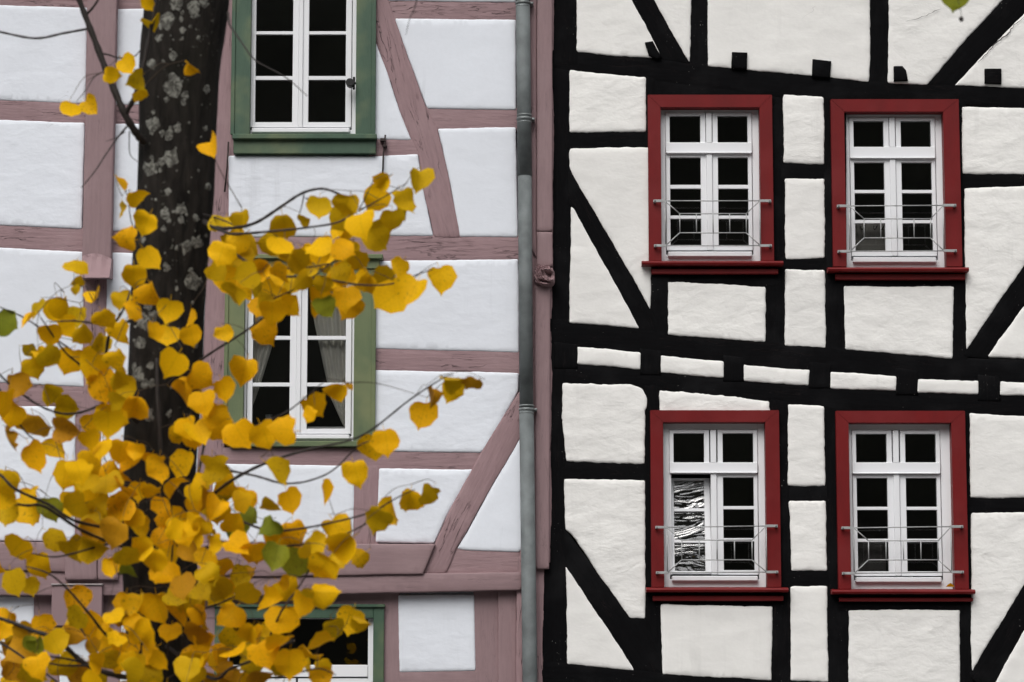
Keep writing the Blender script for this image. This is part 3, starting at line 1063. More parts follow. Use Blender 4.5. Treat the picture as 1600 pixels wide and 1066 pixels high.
# ================================================================ windows
OPEN_L, OPEN_R = [], []
REF_Y = [500]   # photo row at which a window's upright edges were measured


def rectbox(bm, x0, x1, y0, y1, Yf, Yb, bev=0.002):
    """box whose front face (at depth Yf) is seen between photo pixels x0..x1, y0..y1"""
    yr = REF_Y[0]
    box(bm, at(x0, yr, Yf).x, at(x1, yr, Yf).x, Yf, Yb, at(x0, y1, Yf).z, at(x0, y0, Yf).z, bev)


def part(name, mat, parent, rects, bev=0.002):
    bm = bmesh.new()
    for r in rects:
        rectbox(bm, *r, bev=bev)
    return bm_obj(name, bm, mat, parent)


def board_quad(name, mat, parent, quad, Yf, Yb):
    """bevelled board with a four-sided front outline (mitred casing)"""
    bm = bmesh.new()
    f = [bm.verts.new((at(x, REF_Y[0], Yf).x, Yf, at(x, y, Yf).z)) for x, y in quad]
    g_ = [bm.verts.new((v_.co.x, Yb, v_.co.z)) for v_ in f]
    bm.faces.new(f)
    bm.faces.new(g_[::-1])
    for i in range(4):
        bm.faces.new((f[i], f[(i + 1) % 4], g_[(i + 1) % 4], g_[i]))
    bmesh.ops.bevel(bm, geom=list(bm.edges), offset=0.003, segments=2, affect='EDGES')
    return bm_obj(name, bm, mat, parent)


def sash_and_panes(win, x0, x1, cols, rows, top, bot, Y, tilt=0.0, glass=None, name='sash'):
    """one casement: stiles, rails, glazing bars and a pane per light"""
    (a, b_) = cols
    rects = [(x0, a, top, bot, Y, Y + 0.05), (b_, x1, top, bot, Y, Y + 0.05),
             (a - 0.3, b_ + 0.3, top, rows[0][0], Y + 0.001, Y + 0.05), (a - 0.3, b_ + 0.3, rows[-1][1], bot, Y + 0.001, Y + 0.05)]
    for i in range(len(rows) - 1):
        rects.append((a - 0.3, b_ + 0.3, rows[i][1], rows[i + 1][0], Y + 0.006, Y + 0.045))
    obs = [part(name, M['white'], win, rects)]
    for r in rows:
        obs.append(part('pane', glass or M['glass'], win, [(a - 1.5, b_ + 1.5, r[0] - 1.5, r[1] + 1.5, Y + 0.02, Y + 0.026)], 0))
    if tilt:
        piv = at(a, bot, Y + 0.03)
        lp = piv - wloc(win)
        T = Matrix.Translation(lp) @ Matrix.Rotation(-tilt, 4, 'X') @ Matrix.Translation(-lp)
        for o_ in obs:
            o_.data.transform(T)
    return obs


def red_window(dx, dy, outer, inner_l, inner_r, inner_t, sill, apron, cols, toprow, rows, bot, label, tilt_left=False):
    """outer=(x0,x1,y0,y1) of the red casing in photo pixels"""
    win = bpy.data.objects.new('window', None)
    link(win, HR)
    win['label'] = label
    x0, x1, y0, y1 = outer
    REF_Y[0] = (y0 + y1) / 2
    Yc = -0.045
    red = M['red']
    board_quad('casing_board', red, win, [(x0, y1), (inner_l, y1), (inner_l, inner_t), (x0, y0)], Yc, 0.10)
    board_quad('casing_board', red, win, [(inner_r, y1), (x1, y1), (x1, y0), (inner_r, inner_t)], Yc, 0.10)
    board_quad('casing_board', red, win, [(inner_l, inner_t), (inner_r, inner_t), (x1, y0), (x0, y0)], Yc + 0.001, 0.10)
    sx0, sx1, sy0, sy1 = sill
    # sill: nosed board sloping out
    a, b_ = at(sx0, sy1, -0.10), at(sx1, sy0, -0.10)
    prof = [(0.06, b_.z + 0.012), (-0.085, b_.z - 0.002), (-0.098, b_.z - 0.008), (-0.104, (a.z + b_.z) / 2), (-0.098, a.z + 0.004), (-0.085, a.z), (0.06, a.z)]
    bm = bmesh.new()
    fa = [bm.verts.new((a.x, y, z)) for y, z in prof]
    fb = [bm.verts.new((b_.x, y, z)) for y, z in prof]
    bm.faces.new(fa)
    bm.faces.new(fb[::-1])
    for i in range(len(prof)):
        j = (i + 1) % len(prof)
        bm.faces.new((fa[i], fb[i], fb[j], fa[j]))
    bm_obj('sill', bm, red, win)
    part('apron', red, win, [(*apron, -0.04, 0.02)], 0.004)
    # white window
    (a, b_), (c_, d_) = cols
    Yf = 0.045
    mid = (b_ + c_) / 2
    fl = [(inner_l - 4, a - 7, inner_t - 6, y1 + 3, Yf + 0.012, 0.13), (d_ + 7, inner_r + 6, inner_t - 6, y1 + 3, Yf + 0.012, 0.13),
          (a - 7.3, d_ + 7.3, inner_t - 6, toprow[0] - 6, Yf + 0.013, 0.13), (a - 7.3, d_ + 7.3, bot + 14, y1 + 3, Yf + 0.013, 0.13)]
    part('frame', M['white'], win, fl)
    # transom light sashes
    for (p, q) in cols:
        xa, xb = (a - 6.5, b_ + 8) if p == a else (c_ - 8, d_ + 6.5)
        part('transom_sash', M['white'], win, [(xa, p, toprow[0] - 5.5, toprow[1] + 2, Yf, 0.1), (q, xb, toprow[0] - 5.5, toprow[1] + 2, Yf, 0.1),
                                               (p - 0.3, q + 0.3, toprow[0] - 5.5, toprow[0], Yf + 0.001, 0.1)])
        part('pane', M['glass'], win, [(p - 1, q + 1, toprow[0] - 1, toprow[1] + 2, Yf + 0.02, Yf + 0.026)], 0)
    part('mullion', M['white'], win, [(mid - 4.5, mid + 4.5, toprow[0] - 5.5, toprow[1] + 1, Yf - 0.014, 0.1)], 0.003)
    part('transom', M['white'], win, [(a - 6.5, d_ + 6.5, toprow[1] + 0.5, rows[0][0] - 7, Yf - 0.012, 0.1),
                                      (a - 5.5, d_ + 5.5, rows[0][0] - 8.5, rows[0][0] - 6.5, Yf - 0.028, 0.1)], 0.003)
    if tilt_left:
        off = [(p + 2, q + 2) for p, q in rows]
        sash_and_panes(win, a - 6, mid - 5, (a + 0.5, b_ + 0.5), off, rows[0][0] - 1, bot + 6, Yf + 0.02, R(7.0), M['glass_wavy'])
        part('rebate', M['white'], win, [(a - 7, a - 4, rows[0][0] - 7, bot + 7, Yf + 0.006, 0.12)])
    else:
        sash_and_panes(win, a - 6, mid - 4.8, (a, b_), rows, rows[0][0] - 5.5, bot + 7, Yf + 0.002)
    sash_and_panes(win, mid + 4.8, d_ + 6, (c_, d_), rows, rows[0][0] - 5.5, bot + 7, Yf + 0.004)
    part('astragal', M['white'], win, [(mid - 4.6, mid + 4.6, rows[0][0] - 6.4, bot + 7, Yf - 0.012, 0.1)], 0.003)
    part('latch', M['zinc'], win, [(mid - 4, mid + 4, bot + 7, bot + 8.5, Yf - 0.016, Yf + 0.02)], 0.0)
    part('weather_bar', M['white'], win, [(a - 4, d_ + 5, bot + 9, bot + 17, Yf - 0.03, 0.09)], 0.006)
    oa, ob = at(inner_l - 6, y1 + 2, 0.1), at(inner_r + 6, inner_t - 6, 0.1)
    OPEN_R.append((oa.x, ob.x, oa.z, ob.z))
    return win


red_window(0, 0, (1013, 1208, 148, 408), 1033, 1188, 168, (1003, 1224, 407, 414), (1017, 1214, 420, 428),
           ((1047, 1095), (1122, 1169)), (181, 222), [(246, 289), (295, 337), (342, 384)], 384, 'red framed window with transom lights, upper left of four')
red_window(0, 0, (1300, 1501, 155, 417), 1321, 1476, 175, (1294, 1514, 417, 424), (1303, 1505, 428, 437),
           ((1335, 1382), (1409, 1456)), (189, 229), [(254, 297), (302, 344), (349, 393)], 393, 'red framed window with grey board behind its lower pane')
red_window(0, 0, (1017, 1219, 641, 918), 1037, 1197, 660, (1010, 1232, 918, 925), (1019, 1222, 931, 939),
           ((1053, 1101), (1130, 1178)), (677, 722), [(746, 791), (796, 841), (846, 891)], 891, 'red framed window with its left casement tilted open', True)
red_window(0, 0, (1308, 1511, 642, 921), 1328, 1489, 661, (1300, 1524, 921, 928), (1309, 1517, 934, 940),
           ((1339, 1387), (1416, 1464)), (678, 722), [(747, 792), (797, 842), (847, 893)], 893, 'red framed window, lower right of four')


def green_window(label, outer, inner, cols, rows, top, bot, Y=0.0, head=None, sill=None, apron=None, gr=None):
    win = bpy.data.objects.new('window', None)
    link(win, HL)
    win['label'] = label
    x0, x1, y0, y1 = outer
    REF_Y[0] = 130 if y0 < 0 else 560
    xl0, xl1, xr0, xr1 = inner   # casing: left outer/inner, right inner/outer at the bottom
    gr = gr or M['green']
    Yc = Y - 0.035
    board_quad('casing_board', gr, win, [(xl0, y1), (xl1, y1), (xl1, y0), (xl0, y0)], Yc, Y + 0.07)
    board_quad('casing_board', gr, win, [(xr0, y1), (xr1, y1), (xr1, y0), (xr0, y0)], Yc, Y + 0.07)
    # raised outer fillets of the casing
    part('casing_fillet', gr, win, [(xl0 - 1, xl0 + 5, y0 + 2, y1, Yc - 0.012, Yc + 0.01)], 0.003)
    part('casing_fillet', gr, win, [(xr1 - 6, xr1 + 1, y0 + 2, y1, Yc - 0.012, Yc + 0.01)], 0.003)
    if head:
        for r in head:
            part('head_moulding', gr, win, [r], 0.005)
    if sill:
        part('sill', gr, win, [sill], 0.006)
    if apron:
        part('apron', gr, win, [apron], 0.005)
    (a, b_), (c_, d_) = cols
    Yf = Y + 0.03
    mid = (b_ + c_) / 2
    part('frame', M['white'], win, [(xl1 - 4, a - 9, top - 8, y1 + 3, Yf + 0.012, Y + 0.12), (d_ + 10, xr0 + 6, top - 8, y1 + 3, Yf + 0.012, Y + 0.12),
                                    (a - 9.3, d_ + 10.3, top - 8, top - 1, Yf + 0.013, Y + 0.12), (a - 9.3, d_ + 10.3, bot + 12, y1 + 3, Yf + 0.013, Y + 0.12)])
    sash_and_panes(win, a - 8, mid - 3.5, (a, b_), rows, top, bot + 8, Yf)
    sash_and_panes(win, mid + 3.5, d_ + 9, (c_, d_), rows, top, bot + 8, Yf + 0.002)
    part('astragal', M['white'], win, [(mid - 3.4, mid + 3.4, top + 1, bot + 8, Yf - 0.012, Y + 0.1)], 0.003)
    part('weather_bar', M['white'], win, [(a - 5, d_ + 7, bot + 9, bot + 16, Yf - 0.025, Y + 0.09)], 0.006)
    oa, ob = at(xl1 - 6, y1 + 2, Y + 0.1), at(xr0 + 6, top - 8, Y + 0.1)
    OPEN_L.append((oa.x, ob.x, oa.z, ob.z))
    return win


green_window('green cased window at the top of the pink timbered house', (361, 585, YT - 20, 210), (362, 391, 556, 586),
             ((399, 457), (482, 540)), [(-85, -20), (-14, 49), (54, 119), (125, 191)], YT - 20, 191, 0.0, None,
             (364, 589, 209, 217, -0.09, 0.06), (366, 588, 217, 240, -0.05, 0.02))
green_window('green cased window with tied curtains behind the leaves', (354, 590, 420, 692), (351, 381, 553, 586),
             ((395, 453), (480, 540)), [(446, 525), (531, 598), (604, 670)], 438, 670, 0.0,
             [(356, 592, 404, 420, -0.055, 0.02), (352, 597, 397, 404, -0.09, 0.02), (360, 588, 420, 432, -0.04, 0.02)],
             (360, 566, 689, 698, -0.05, 0.05), None, M['green_faded'])
# ground floor window, cut by the photo's lower edge
gw = bpy.data.objects.new('window', None)
link(gw, HL)
gw['label'] = 'green cased ground floor window at the bottom edge'
Yg = Yl
REF_Y[0] = 1010
part('casing_board', M['green'], gw, [(583, 600, 946, 1200, Yg - 0.035, Yg + 0.08)], 0.004)
part('casing_board', M['green'], gw, [(335, 352, 946, 1200, Yg - 0.035, Yg + 0.08)], 0.004)
part('casing_board', M['green'], gw, [(352, 583, 948, 966, Yg - 0.034, Yg + 0.08)], 0.004)
part('head_moulding', M['green'], gw, [(332, 601, 944, 949, Yg - 0.055, Yg)], 0.004)
part('frame', M['white'], gw, [(575, 586, 960, 1200, Yg + 0.03, Yg + 0.12), (349, 358, 960, 1200, Yg + 0.03, Yg + 0.12), (358, 575, 958, 967, Yg + 0.031, Yg + 0.12)])
part('transom', M['white'], gw, [(358, 575, 1039, 1058, Yg + 0.02, Yg + 0.11)], 0.004)
part('pane', M['glass'], gw, [(357, 576, 966, 1040, Yg + 0.05, Yg + 0.056)], 0)
for (xa, xb) in ((358, 463), (466, 575)):
    sash_and_panes(gw, xa, xb, (xa + 10, xb - 10), [(1070, 1190)], 1060, 1200, Yg + 0.03)
oa, ob = at(340, 1200, Yg + 0.06), at(594, 955, Yg + 0.06)
OPEN_L.append((oa.x, ob.x, oa.z, ob.z))

XJ = at(864, 500).x
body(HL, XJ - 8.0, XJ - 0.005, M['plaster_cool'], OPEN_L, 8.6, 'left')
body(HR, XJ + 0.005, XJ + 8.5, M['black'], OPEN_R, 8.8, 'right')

# ================================================================ window railings
def railing(label, br, top_y, bot_y, corners, inner, Y=-0.085):
    """br=(left x, right x) of the bracket ends; corners=(xl,xr) of the outer rectangle; inner=(x0,x1,y0,y1)"""
    p = at((br[0] + br[1]) / 2, bot_y[0], Y)
    root = empty('window_railing', label, 'railing', (p.x, Y, p.z), 'steel railings across the red windows')
    rr = 0.0045
    xl, xr = corners
    tl, tr = top_y
    bl, br_ = bot_y
    ix0, ix1, iy0, iy1 = inner

    def bar(name, a, b_, r=rr):
        v_, f_ = tube([at(*a, Y), at(*b_, Y)], [r, r], 8)
        return mesh_obj(name, v_, f_, M['steel'], root, True)
    bar('rail', (xl, tl), (xr, tr))
    bar('rail', (xl, bl), (xr, br_))
    bar('rail', (ix0, iy0), (ix1, iy0))
    bar('rail', (ix0, iy1), (ix1, iy1))
    bar('end_bar', (xl, tl), (xl + 1, bl))
    bar('end_bar', (xr, tr), (xr + 1, br_))
    for k in range(5):
        x = ix0 + (ix1 - ix0) * k / 4
        bar('baluster', (x, iy0), (x + 0.4, iy1))
    bar('diagonal_bar', (xl, tl), (ix0, iy0))
    bar('diagonal_bar', (xr, tr), (ix1, iy0))
    bar('diagonal_bar', (xl + 1, bl), (ix0, iy1))
    bar('diagonal_bar', (xr + 1, br_), (ix1, iy1))
    for (x0, x1, y) in ((br[0], xl + 1, tl), (xr - 1, br[1], tr), (br[0] + 1, xl + 2, bl), (xr, br[1] + 1, br_)):
        bm = bmesh.new()
        a, b_ = at(x0, y + 2, Y), at(x1, y - 2, Y)
        box(bm, a.x, b_.x, Y - 0.005, Y + 0.004, a.z, b_.z, 0.0015)
        # foot reaching back to the red casing, at the outer end
        xo = a.x if x0 == br[0] or x0 == br[0] + 1 else b_.x
        s = 1 if xo == a.x else -1
        box(bm, xo, xo + s * 0.02, Y + 0.004, -0.043, a.z, b_.z, 0.0015)
        bk = bm_obj('bracket', bm, M['steel'], root)
        c0 = Vector((xo + s * 0.012, Y - 0.005, (a.z + b_.z) / 2))
        v_, f_ = tube([c0, c0 - Vector((0, 0.006, 0))], [0.007, 0.0065], 8)
        mesh_obj('bolt', v_, f_, M['zinc_light'], bk)
    return root


railing('steel railing across the upper left red window', (1021, 1205), (314, 314), (384, 384), (1039, 1187), (1062, 1166, 334, 364))
railing('steel railing across the upper right red window', (1308, 1494), (322, 321), (393, 392), (1327, 1474), (1350, 1454, 342, 372))
railing('steel railing across the lower left red window', (1024, 1215), (824, 822), (895, 894), (1042, 1197), (1065, 1175, 844, 875))
railing('steel railing across the lower right red window', (1315, 1505), (825, 823), (896, 894), (1334, 1486), (1357, 1466, 845, 875))

# ================================================================ drainpipe
Yp = -0.11
pr = 0.054
b0 = at(830, 1120, Yp)
pipe = empty('drainpipe', 'grey zinc drainpipe running down between the two houses', 'drainpipe', (b0.x, Yp, 0))
line_px = [(816.5, YT - 30), (817, 8), (820, 275), (822.5, 638), (828, 1066), (830, 1130)]
pw = [at(x, y, Yp) for x, y in line_px]
pw.append(Vector((pw[-1].x + 0.01, Yp, 0.05)))
for i, (s0, s1) in enumerate(((0, 1), (1, 2), (2, 3), (3, 5), (5, 6))):
    pts = [pw[k].copy() for k in range(s0, s1 + 1)]
    r_ = pr + (0.0025 if i in (1, 3) else 0.0)
    v_, f_ = tube(pts, [r_] * len(pts), 24)
    mesh_obj('pipe_section', v_, f_, M['zinc'], pipe, True)
for k, (x, y) in enumerate(((817, 5), (819.3, 186), (822.8, 640))):
    p = at(x, y, Yp)
    bm = bmesh.new()
    for dz, rr_, hh in ((0.0, pr + 0.008, 0.010), (0.028, pr + 0.006, 0.007), (-0.028, pr + 0.004, 0.006)):
        v_, f_ = tube([p + Vector((0, 0, dz - hh)), p + Vector((0, 0, dz - hh * 0.5)), p + Vector((0, 0, dz + hh * 0.5)), p + Vector((0, 0, dz + hh))],
                      [rr_ - 0.003, rr_, rr_, rr_ - 0.003], 24)
        vv = [bm.verts.new(q) for q in v_]
        for f in f_:
            bm.faces.new([vv[i] for i in f])
    box(bm, p.x + pr, p.x + pr + 0.028, Yp - 0.008, Yp + 0.1, p.z - 0.009, p.z + 0.009, 0.002)
    bm_obj('pipe_clamp', bm, M['zinc_light'], pipe, True)

# ================================================================ things behind the panes
def curtain(label, edge_in, edge_out, Y, folds):
    """gathered cloth between two photo-space edges, each a list of (x,y) from top to bottom"""
    n, m = 26, 40
    v_, f_ = [], []
    for j in range(n + 1):
        t = j / n
        def ip(e):
            k = t * (len(e) - 1)
            i = min(int(k), len(e) - 2)
            u = k - i
            return (e[i][0] * (1 - u) + e[i + 1][0] * u, e[i][1] * (1 - u) + e[i + 1][1] * u)
        a, b_ = ip(edge_in), ip(edge_out)
        for i in range(m + 1):
            s = i / m
            p = at(a[0] * (1 - s) + b_[0] * s, a[1] * (1 - s) + b_[1] * s, Y)
            w_ = abs(a[0] - b_[0]) / 60
            p.y += 0.02 * w_ * math.sin(s * folds * 2 * math.pi + 1.5 * math.sin(3 * t)) + 0.008 * noise.noise((s * 9, t * 4, folds))
            v_.append(p)
    for j in range(n):
        for i in range(m):
            k = j * (m + 1) + i
            f_.append((k, k + 1, k + m + 2, k + m + 1))
    o_ = mesh_obj('curtain', v_, f_, M['curtain'], None, True)
    md = o_.modifiers.new('thickness', 'SOLIDIFY')
    md.thickness = 0.002
    return tag(o_, label, 'curtain', 'tied curtains in the green window')


curtain('grey curtain gathered to the right side of the green window',
        [(483, 420), (490, 500), (503, 560), (516, 620), (534, 660), (548, 690)], [(556, 420), (556, 500), (556, 580), (556, 640), (556, 668), (556, 692)], 0.135, 5)
curtain('grey curtain gathered to the left side of the green window',
        [(448, 420), (438, 480), (424, 545), (410, 590), (398, 625), (392, 640)], [(386, 420), (386, 480), (385, 545), (385, 600), (384, 640), (384, 650)], 0.135, 5)
# small pale container, added in place of a grey reflection in the lower left pane
jp = at(420, 668, 0.2)
reflection_standin = empty('jar', 'small pale jar on the inner sill of the curtained green window', 'jar', jp)
prof = [(0.0, 0.0), (0.03, 0.0), (0.034, 0.01), (0.034, 0.06), (0.026, 0.075), (0.026, 0.085)]
v_, f_ = [], []
for r_, z_ in prof:
    for k in range(14):
        a = 2 * math.pi * k / 14
        v_.append(jp + Vector((r_ * math.cos(a), r_ * math.sin(a), z_)))
for j in range(len(prof) - 1):
    for k in range(14):
        f_.append((j * 14 + k, j * 14 + (k + 1) % 14, (j + 1) * 14 + (k + 1) % 14, (j + 1) * 14 + k))
mesh_obj('jar_body', v_, f_, M['grey_box'], reflection_standin, True)
v_, f_ = tube([jp + Vector((0, 0, 0.085)), jp + Vector((0, 0, 0.1))], [0.029, 0.028], 14)
mesh_obj('jar_lid', v_, f_, M['zinc'], reflection_standin)
bm = bmesh.new()
q0, q1 = at(392, 672, 0.16), at(546, 668, 0.16)
box(bm, q0.x, q1.x, 0.14, 0.33, q0.z - 0.03, jp.z - 0.001, 0.003)
bm_obj('inner_sill', bm, M['white'], HL)


def leaning_board(label, x0, x1, y0, y1, mat, hooks, Y=0.2):
    a, b_ = at(x0, y1, Y), at(x1, y0, Y)
    root = empty('board', label, 'board', ((a.x + b_.x) / 2, Y, a.z))
    bm = bmesh.new()
    box(bm, a.x, b_.x, Y, Y + 0.02, a.z, b_.z, 0.004)
    bm_obj('panel', bm, mat, root)
    bm = bmesh.new()
    box(bm, a.x - 0.002, b_.x + 0.002, Y - 0.006, Y + 0.022, b_.z, b_.z + 0.02, 0.003)
    bm_obj('top_edge', bm, mat, root)
    for hx in hooks:
        p = at(hx, y0 + 10, Y)
        pts = smooth_path([p + Vector((0, -0.002, 0.02)), p + Vector((0.0, -0.012, 0.0)), p + Vector((0.008, -0.02, -0.014)), p + Vector((0.018, -0.02, 0.004)), p + Vector((0.03, -0.02, 0.02))], 4)
        v_, f_ = tube(pts, [0.004] * len(pts), 6)
        mesh_obj('hook', v_, f_, M['black_iron'], root, True)
    # stands on the inner sill
    bm = bmesh.new()
    box(bm, a.x - 0.05, b_.x + 0.2, 0.14, 0.33, a.z - 0.03, a.z - 0.001, 0.003)
    bm_obj('inner_sill', bm, M['white'], HR)
    return root


leaning_board('grey board with dark hooks behind the upper right red window', 1330, 1386, 347, 402, M['grey_box'], (1345, 1365, 1376))
leaning_board('dark grey board behind the lower right red window', 1336, 1384, 850, 901, M['dark_box'], ())

# ================================================================ TREE
YT_ = -12.0
base_px = [(300, -330), (298, -120), (292, 0), (281, 100), (277.5, 200), (274, 300), (266, 400), (261, 500), (257, 600), (250, 700), (247, 800), (250, 900), (258, 1066), (262, 1200), (264, 1700)]
wid = [120, 126, 132, 127, 121, 121, 118, 114, 114, 114, 114, 116, 118, 122, 150]
cl, cr = [], []
for (x, y), w_ in zip(base_px, wid):
    p = at(x, y, YT_)
    cl.append(p)
    cr.append(w_ / 2 / FPX * (p - CAM).dot(FWD))
cl.append(Vector((cl[-1].x, YT_, -0.05)))
cr.append(cr[-1] * 1.5)
tb = Vector((cl[-1].x, YT_, 0.0))
TREE = empty('linden_tree', 'dark lichen spotted linden trunk with yellow autumn leaves before the houses', 'tree', tb)
fine = smooth_path(cl, 12)
rad_f = []
for i in range(len(cl) - 1):
    for k in range(12):
        rad_f.append(cr[i] + (cr[i + 1] - cr[i]) * k / 12)
rad_f.append(cr[-1])
SD = 48
tv, tf = tube(fine, rad_f, SD)
for i, p in enumerate(tv):
    c0 = fine[i // SD]
    d_ = (p - c0)
    a = math.atan2(d_.y, d_.x)
    f = 1 + 0.035 * noise.noise((math.cos(a) * 2.2, math.sin(a) * 2.2, p.z * 0.9)) + 0.02 * noise.noise((math.cos(a) * 9, math.sin(a) * 9, p.z * 2.5))
    f += 0.008 * noise.noise((math.cos(a) * 20, math.sin(a) * 20, p.z * 14))
    tv[i] = c0 + d_ * f
trunk = mesh_obj('trunk', tv, tf, M['bark'], TREE, True)
bvh = BVHTree.FromPolygons([tuple(p) for p in tv], tf)


def lichen(px_, py_, size, rng):
    """irregular crust laid on the bark; rays find the bark under each outline point"""
    v_, f_ = [], []
    n = 16
    hit = bvh.ray_cast(CAM, ray(px_, py_))
    if hit[0] is None:
        return None
    ph = rng.uniform(0, 9)
    v_.append(hit[0] + hit[1] * 0.002)
    for ring in (0.6, 1.0):
        for k in range(n):
            a = 2 * math.pi * k / n
            r_ = size * 0.5 * ring * (0.8 + 0.35 * noise.noise((math.cos(a) * 1.6 + ph, math.sin(a) * 1.6, ph)) + 0.3 * noise.noise((math.cos(a) * 4 + ph, math.sin(a) * 4, ph)))
            h_ = bvh.ray_cast(CAM, ray(px_ + math.cos(a) * r_ * 0.9, py_ + math.sin(a) * r_ * 1.1))
            if h_[0] is None or (h_[0] - hit[0]).length > 0.12:
                return None
            v_.append(h_[0] + h_[1] * (0.0018 if ring < 1 else 0.0006))
    for k in range(n):
        k2 = (k + 1) % n
        f_.append((0, 1 + k, 1 + k2))
        f_.append((1 + k, 1 + n + k, 1 + n + k2, 1 + k2))
    return v_, f_


rng = random.Random(5)
spots = [(275, 5, 24), (303, 12, 24), (320, 3, 18), (262, 32, 26), (285, 48, 12), (270, 88, 16), (270, 134, 34), (238, 100, 16), (323, 140, 13), (239, 196, 26), (278, 200, 15),
         (264, 211, 18), (321, 201, 9), (268, 247, 28), (253, 253, 14), (235, 263, 24), (262, 300, 13), (258, 335, 20), (284, 326, 18), (283, 344, 13), (306, 340, 12), (256, 358, 10), (292, 385, 20),
         (308, 378, 20), (276, 388, 8), (223, 375, 12), (260, 417, 14), (301, 440, 28), (276, 451, 8), (301, 473, 6), (222, 500, 24), (238, 495, 20), (232, 478, 14), (276, 520, 14), (325, 292, 12),
         (220, 536, 20), (235, 571, 12), (215, 585, 26), (226, 600, 16), (237, 600, 14), (233, 648, 20), (264, 648, 10), (273, 676, 10), (305, 538, 12), (287, 160, 10), (255, 96, 6), (240, 175, 8),
         (283, 30, 9), (298, 42, 7), (248, 60, 12), (310, 60, 8)]
small_v, small_f = [], []
for (x, y, s) in spots:
    cl_ = [(x, y, s)] if s < 18 else [(x, y, s), (x + rng.uniform(-.6, .6) * s, y + rng.uniform(-.6, .6) * s, s * 0.4), (x + rng.uniform(-.7, .7) * s, y + rng.uniform(-.7, .7) * s, s * 0.3)]
    for q, (a, b_, c_) in enumerate(cl_):
        r_ = lichen(a, b_, c_ * 1.1, rng)
        if not r_:
            continue
        if q == 0 and s >= 10:
            mesh_obj('lichen', r_[0], r_[1], M['lichen'], TREE, True)
        else:
            off = len(small_v)
            small_v += r_[0]
            small_f += [tuple(i + off for i in f) for f in r_[1]]
for _ in range(55):
    y = rng.uniform(-60, 800)
    x = 275 - 0.035 * y + rng.uniform(-48, 48)
    r_ = lichen(x, y, rng.uniform(2, 6), rng)
    if r_:
        off = len(small_v)
        small_v += r_[0]
        small_f += [tuple(i + off for i in f) for f in r_[1]]
tag(mesh_obj('lichen_specks', small_v, small_f, M['lichen'], TREE, True), kind='stuff')

# branches and twigs: (points as x, y, depth offset towards the camera), start radius px, end radius px
BR = []


def branch(pts, r0, r1, name='branch'):
    P = [at(x, y, YT_ - d_) for x, y, d_ in pts]
    P = smooth_path(P, 6)
    n = len(P)
    sc = 10.2 / FPX
    rads = [(r0 + (r1 - r0) * i / (n - 1)) * sc * 0.5 * (1 + 0.12 * math.sin(i * 2.1)) for i in range(n)]
    v_, f_ = tube(P, rads, 7)
    BR.append(P)
    return mesh_obj(name, v_, f_, M['twig'], TREE, True)


branch([(225, 222, .12), (213, 208, .16), (195, 178, .2), (170, 120, .22), (145, 55, .24), (124, 0, .26), (100, -70, .3)], 13, 8)
branch([(196, 178, .2), (210, 152, .24), (222, 112, .26), (236, 45, .28), (246, -10, .3), (250, -80, .3)], 8, 6)
branch([(136, 22, .24), (148, 8, .26), (165, -20, .3)], 4, 3, 'twig')
branch([(-40, 42, .3), (0, 50, .3), (55, 60, .3), (100, 52, .28), (138, 45, .24)], 3.2, 4, 'twig')
branch([(155, 82, .22), (170, 86, .2), (188, 91, .15), (210, 88, .1), (221, 76, .1)], 3, 1.6, 'twig')
branch([(159, 113, .22), (146, 122, .26), (135, 140, .3), (120, 158, .3)], 2, 1, 'twig')
branch([(198, 198, .18), (184, 215, .2), (165, 242, .22), (148, 268, .25), (127, 294, .25)], 3, 1.5, 'twig')
branch([(195, 206, .18), (182, 215, .2), (166, 221, .2)], 2, 1, 'twig')
branch([(202, 205, .15), (203, 240, .15), (215, 253, .12)], 2, 1, 'twig')
branch([(358, 38, .25), (380, 70, .3), (400, 95, .35), (445, 120, .4), (480, 150, .45)], 3, 1.2, 'twig')
branch([(356, 20, .1), (358, 38, .2)], 4, 3, 'twig')
branch([(655, -40, .9), (650, 5, .8), (640, 30, .8), (634, 55, .8)], 2, .8, 'twig')
# arching right hand sprays
branch([(318, 345, .1), (340, 356, .3), (368, 356, .45), (400, 348, .5), (435, 326, .55), (470, 303, .6), (500, 295, .6), (522, 300, .6), (560, 318, .6)], 6, 3)
branch([(318, 335, .1), (345, 343, .35), (375, 356, .45)], 3, 2, 'twig')
branch([(318, 348, .15), (350, 362, .5), (366, 366, .6), (420, 362, .7), (470, 357, .7), (530, 347, .7), (560, 325, .7)], 5, 2.5)
branch([(475, 305, .6), (472, 320, .65), (468, 335, .65)], 2.4, 1.2, 'twig')
branch([(478, 310, .6), (500, 315, .65), (522, 326, .65)], 2.4, 1.2, 'twig')
branch([(560, 330, .65), (573, 305, .7), (583, 282, .7)], 2, 1, 'twig')
branch([(560, 330, .65), (600, 308, .75), (637, 285, .8)], 2.4, 1.2, 'twig')
branch([(340, 385, .4), (360, 392, .5), (395, 415, .6), (440, 432, .65)], 5, 3)
branch([(430, 420, .6), (480, 418, .7), (515, 412, .7)], 3, 2, 'twig')
branch([(440, 432, .65), (500, 435, .7), (560, 445, .8), (610, 444, .85), (650, 430, .9), (676, 421, .9)], 3.6, 1.4)
branch([(420, 470, .5), (460, 452, .6), (500, 425, .7), (530, 400, .7)], 3, 1.5, 'twig')
branch([(310, 565, .2), (340, 545, .3), (380, 520, .4), (410, 498, .45), (450, 470, .5)], 4, 2.5)
branch([(300, 800, .3), (330, 775, .45), (370, 746, .6), (420, 722, .7), (480, 703, .75), (540, 690, .8), (580, 672, .85), (640, 625, .9), (690, 592, .95), (708, 585, .95)], 6, 1.4)
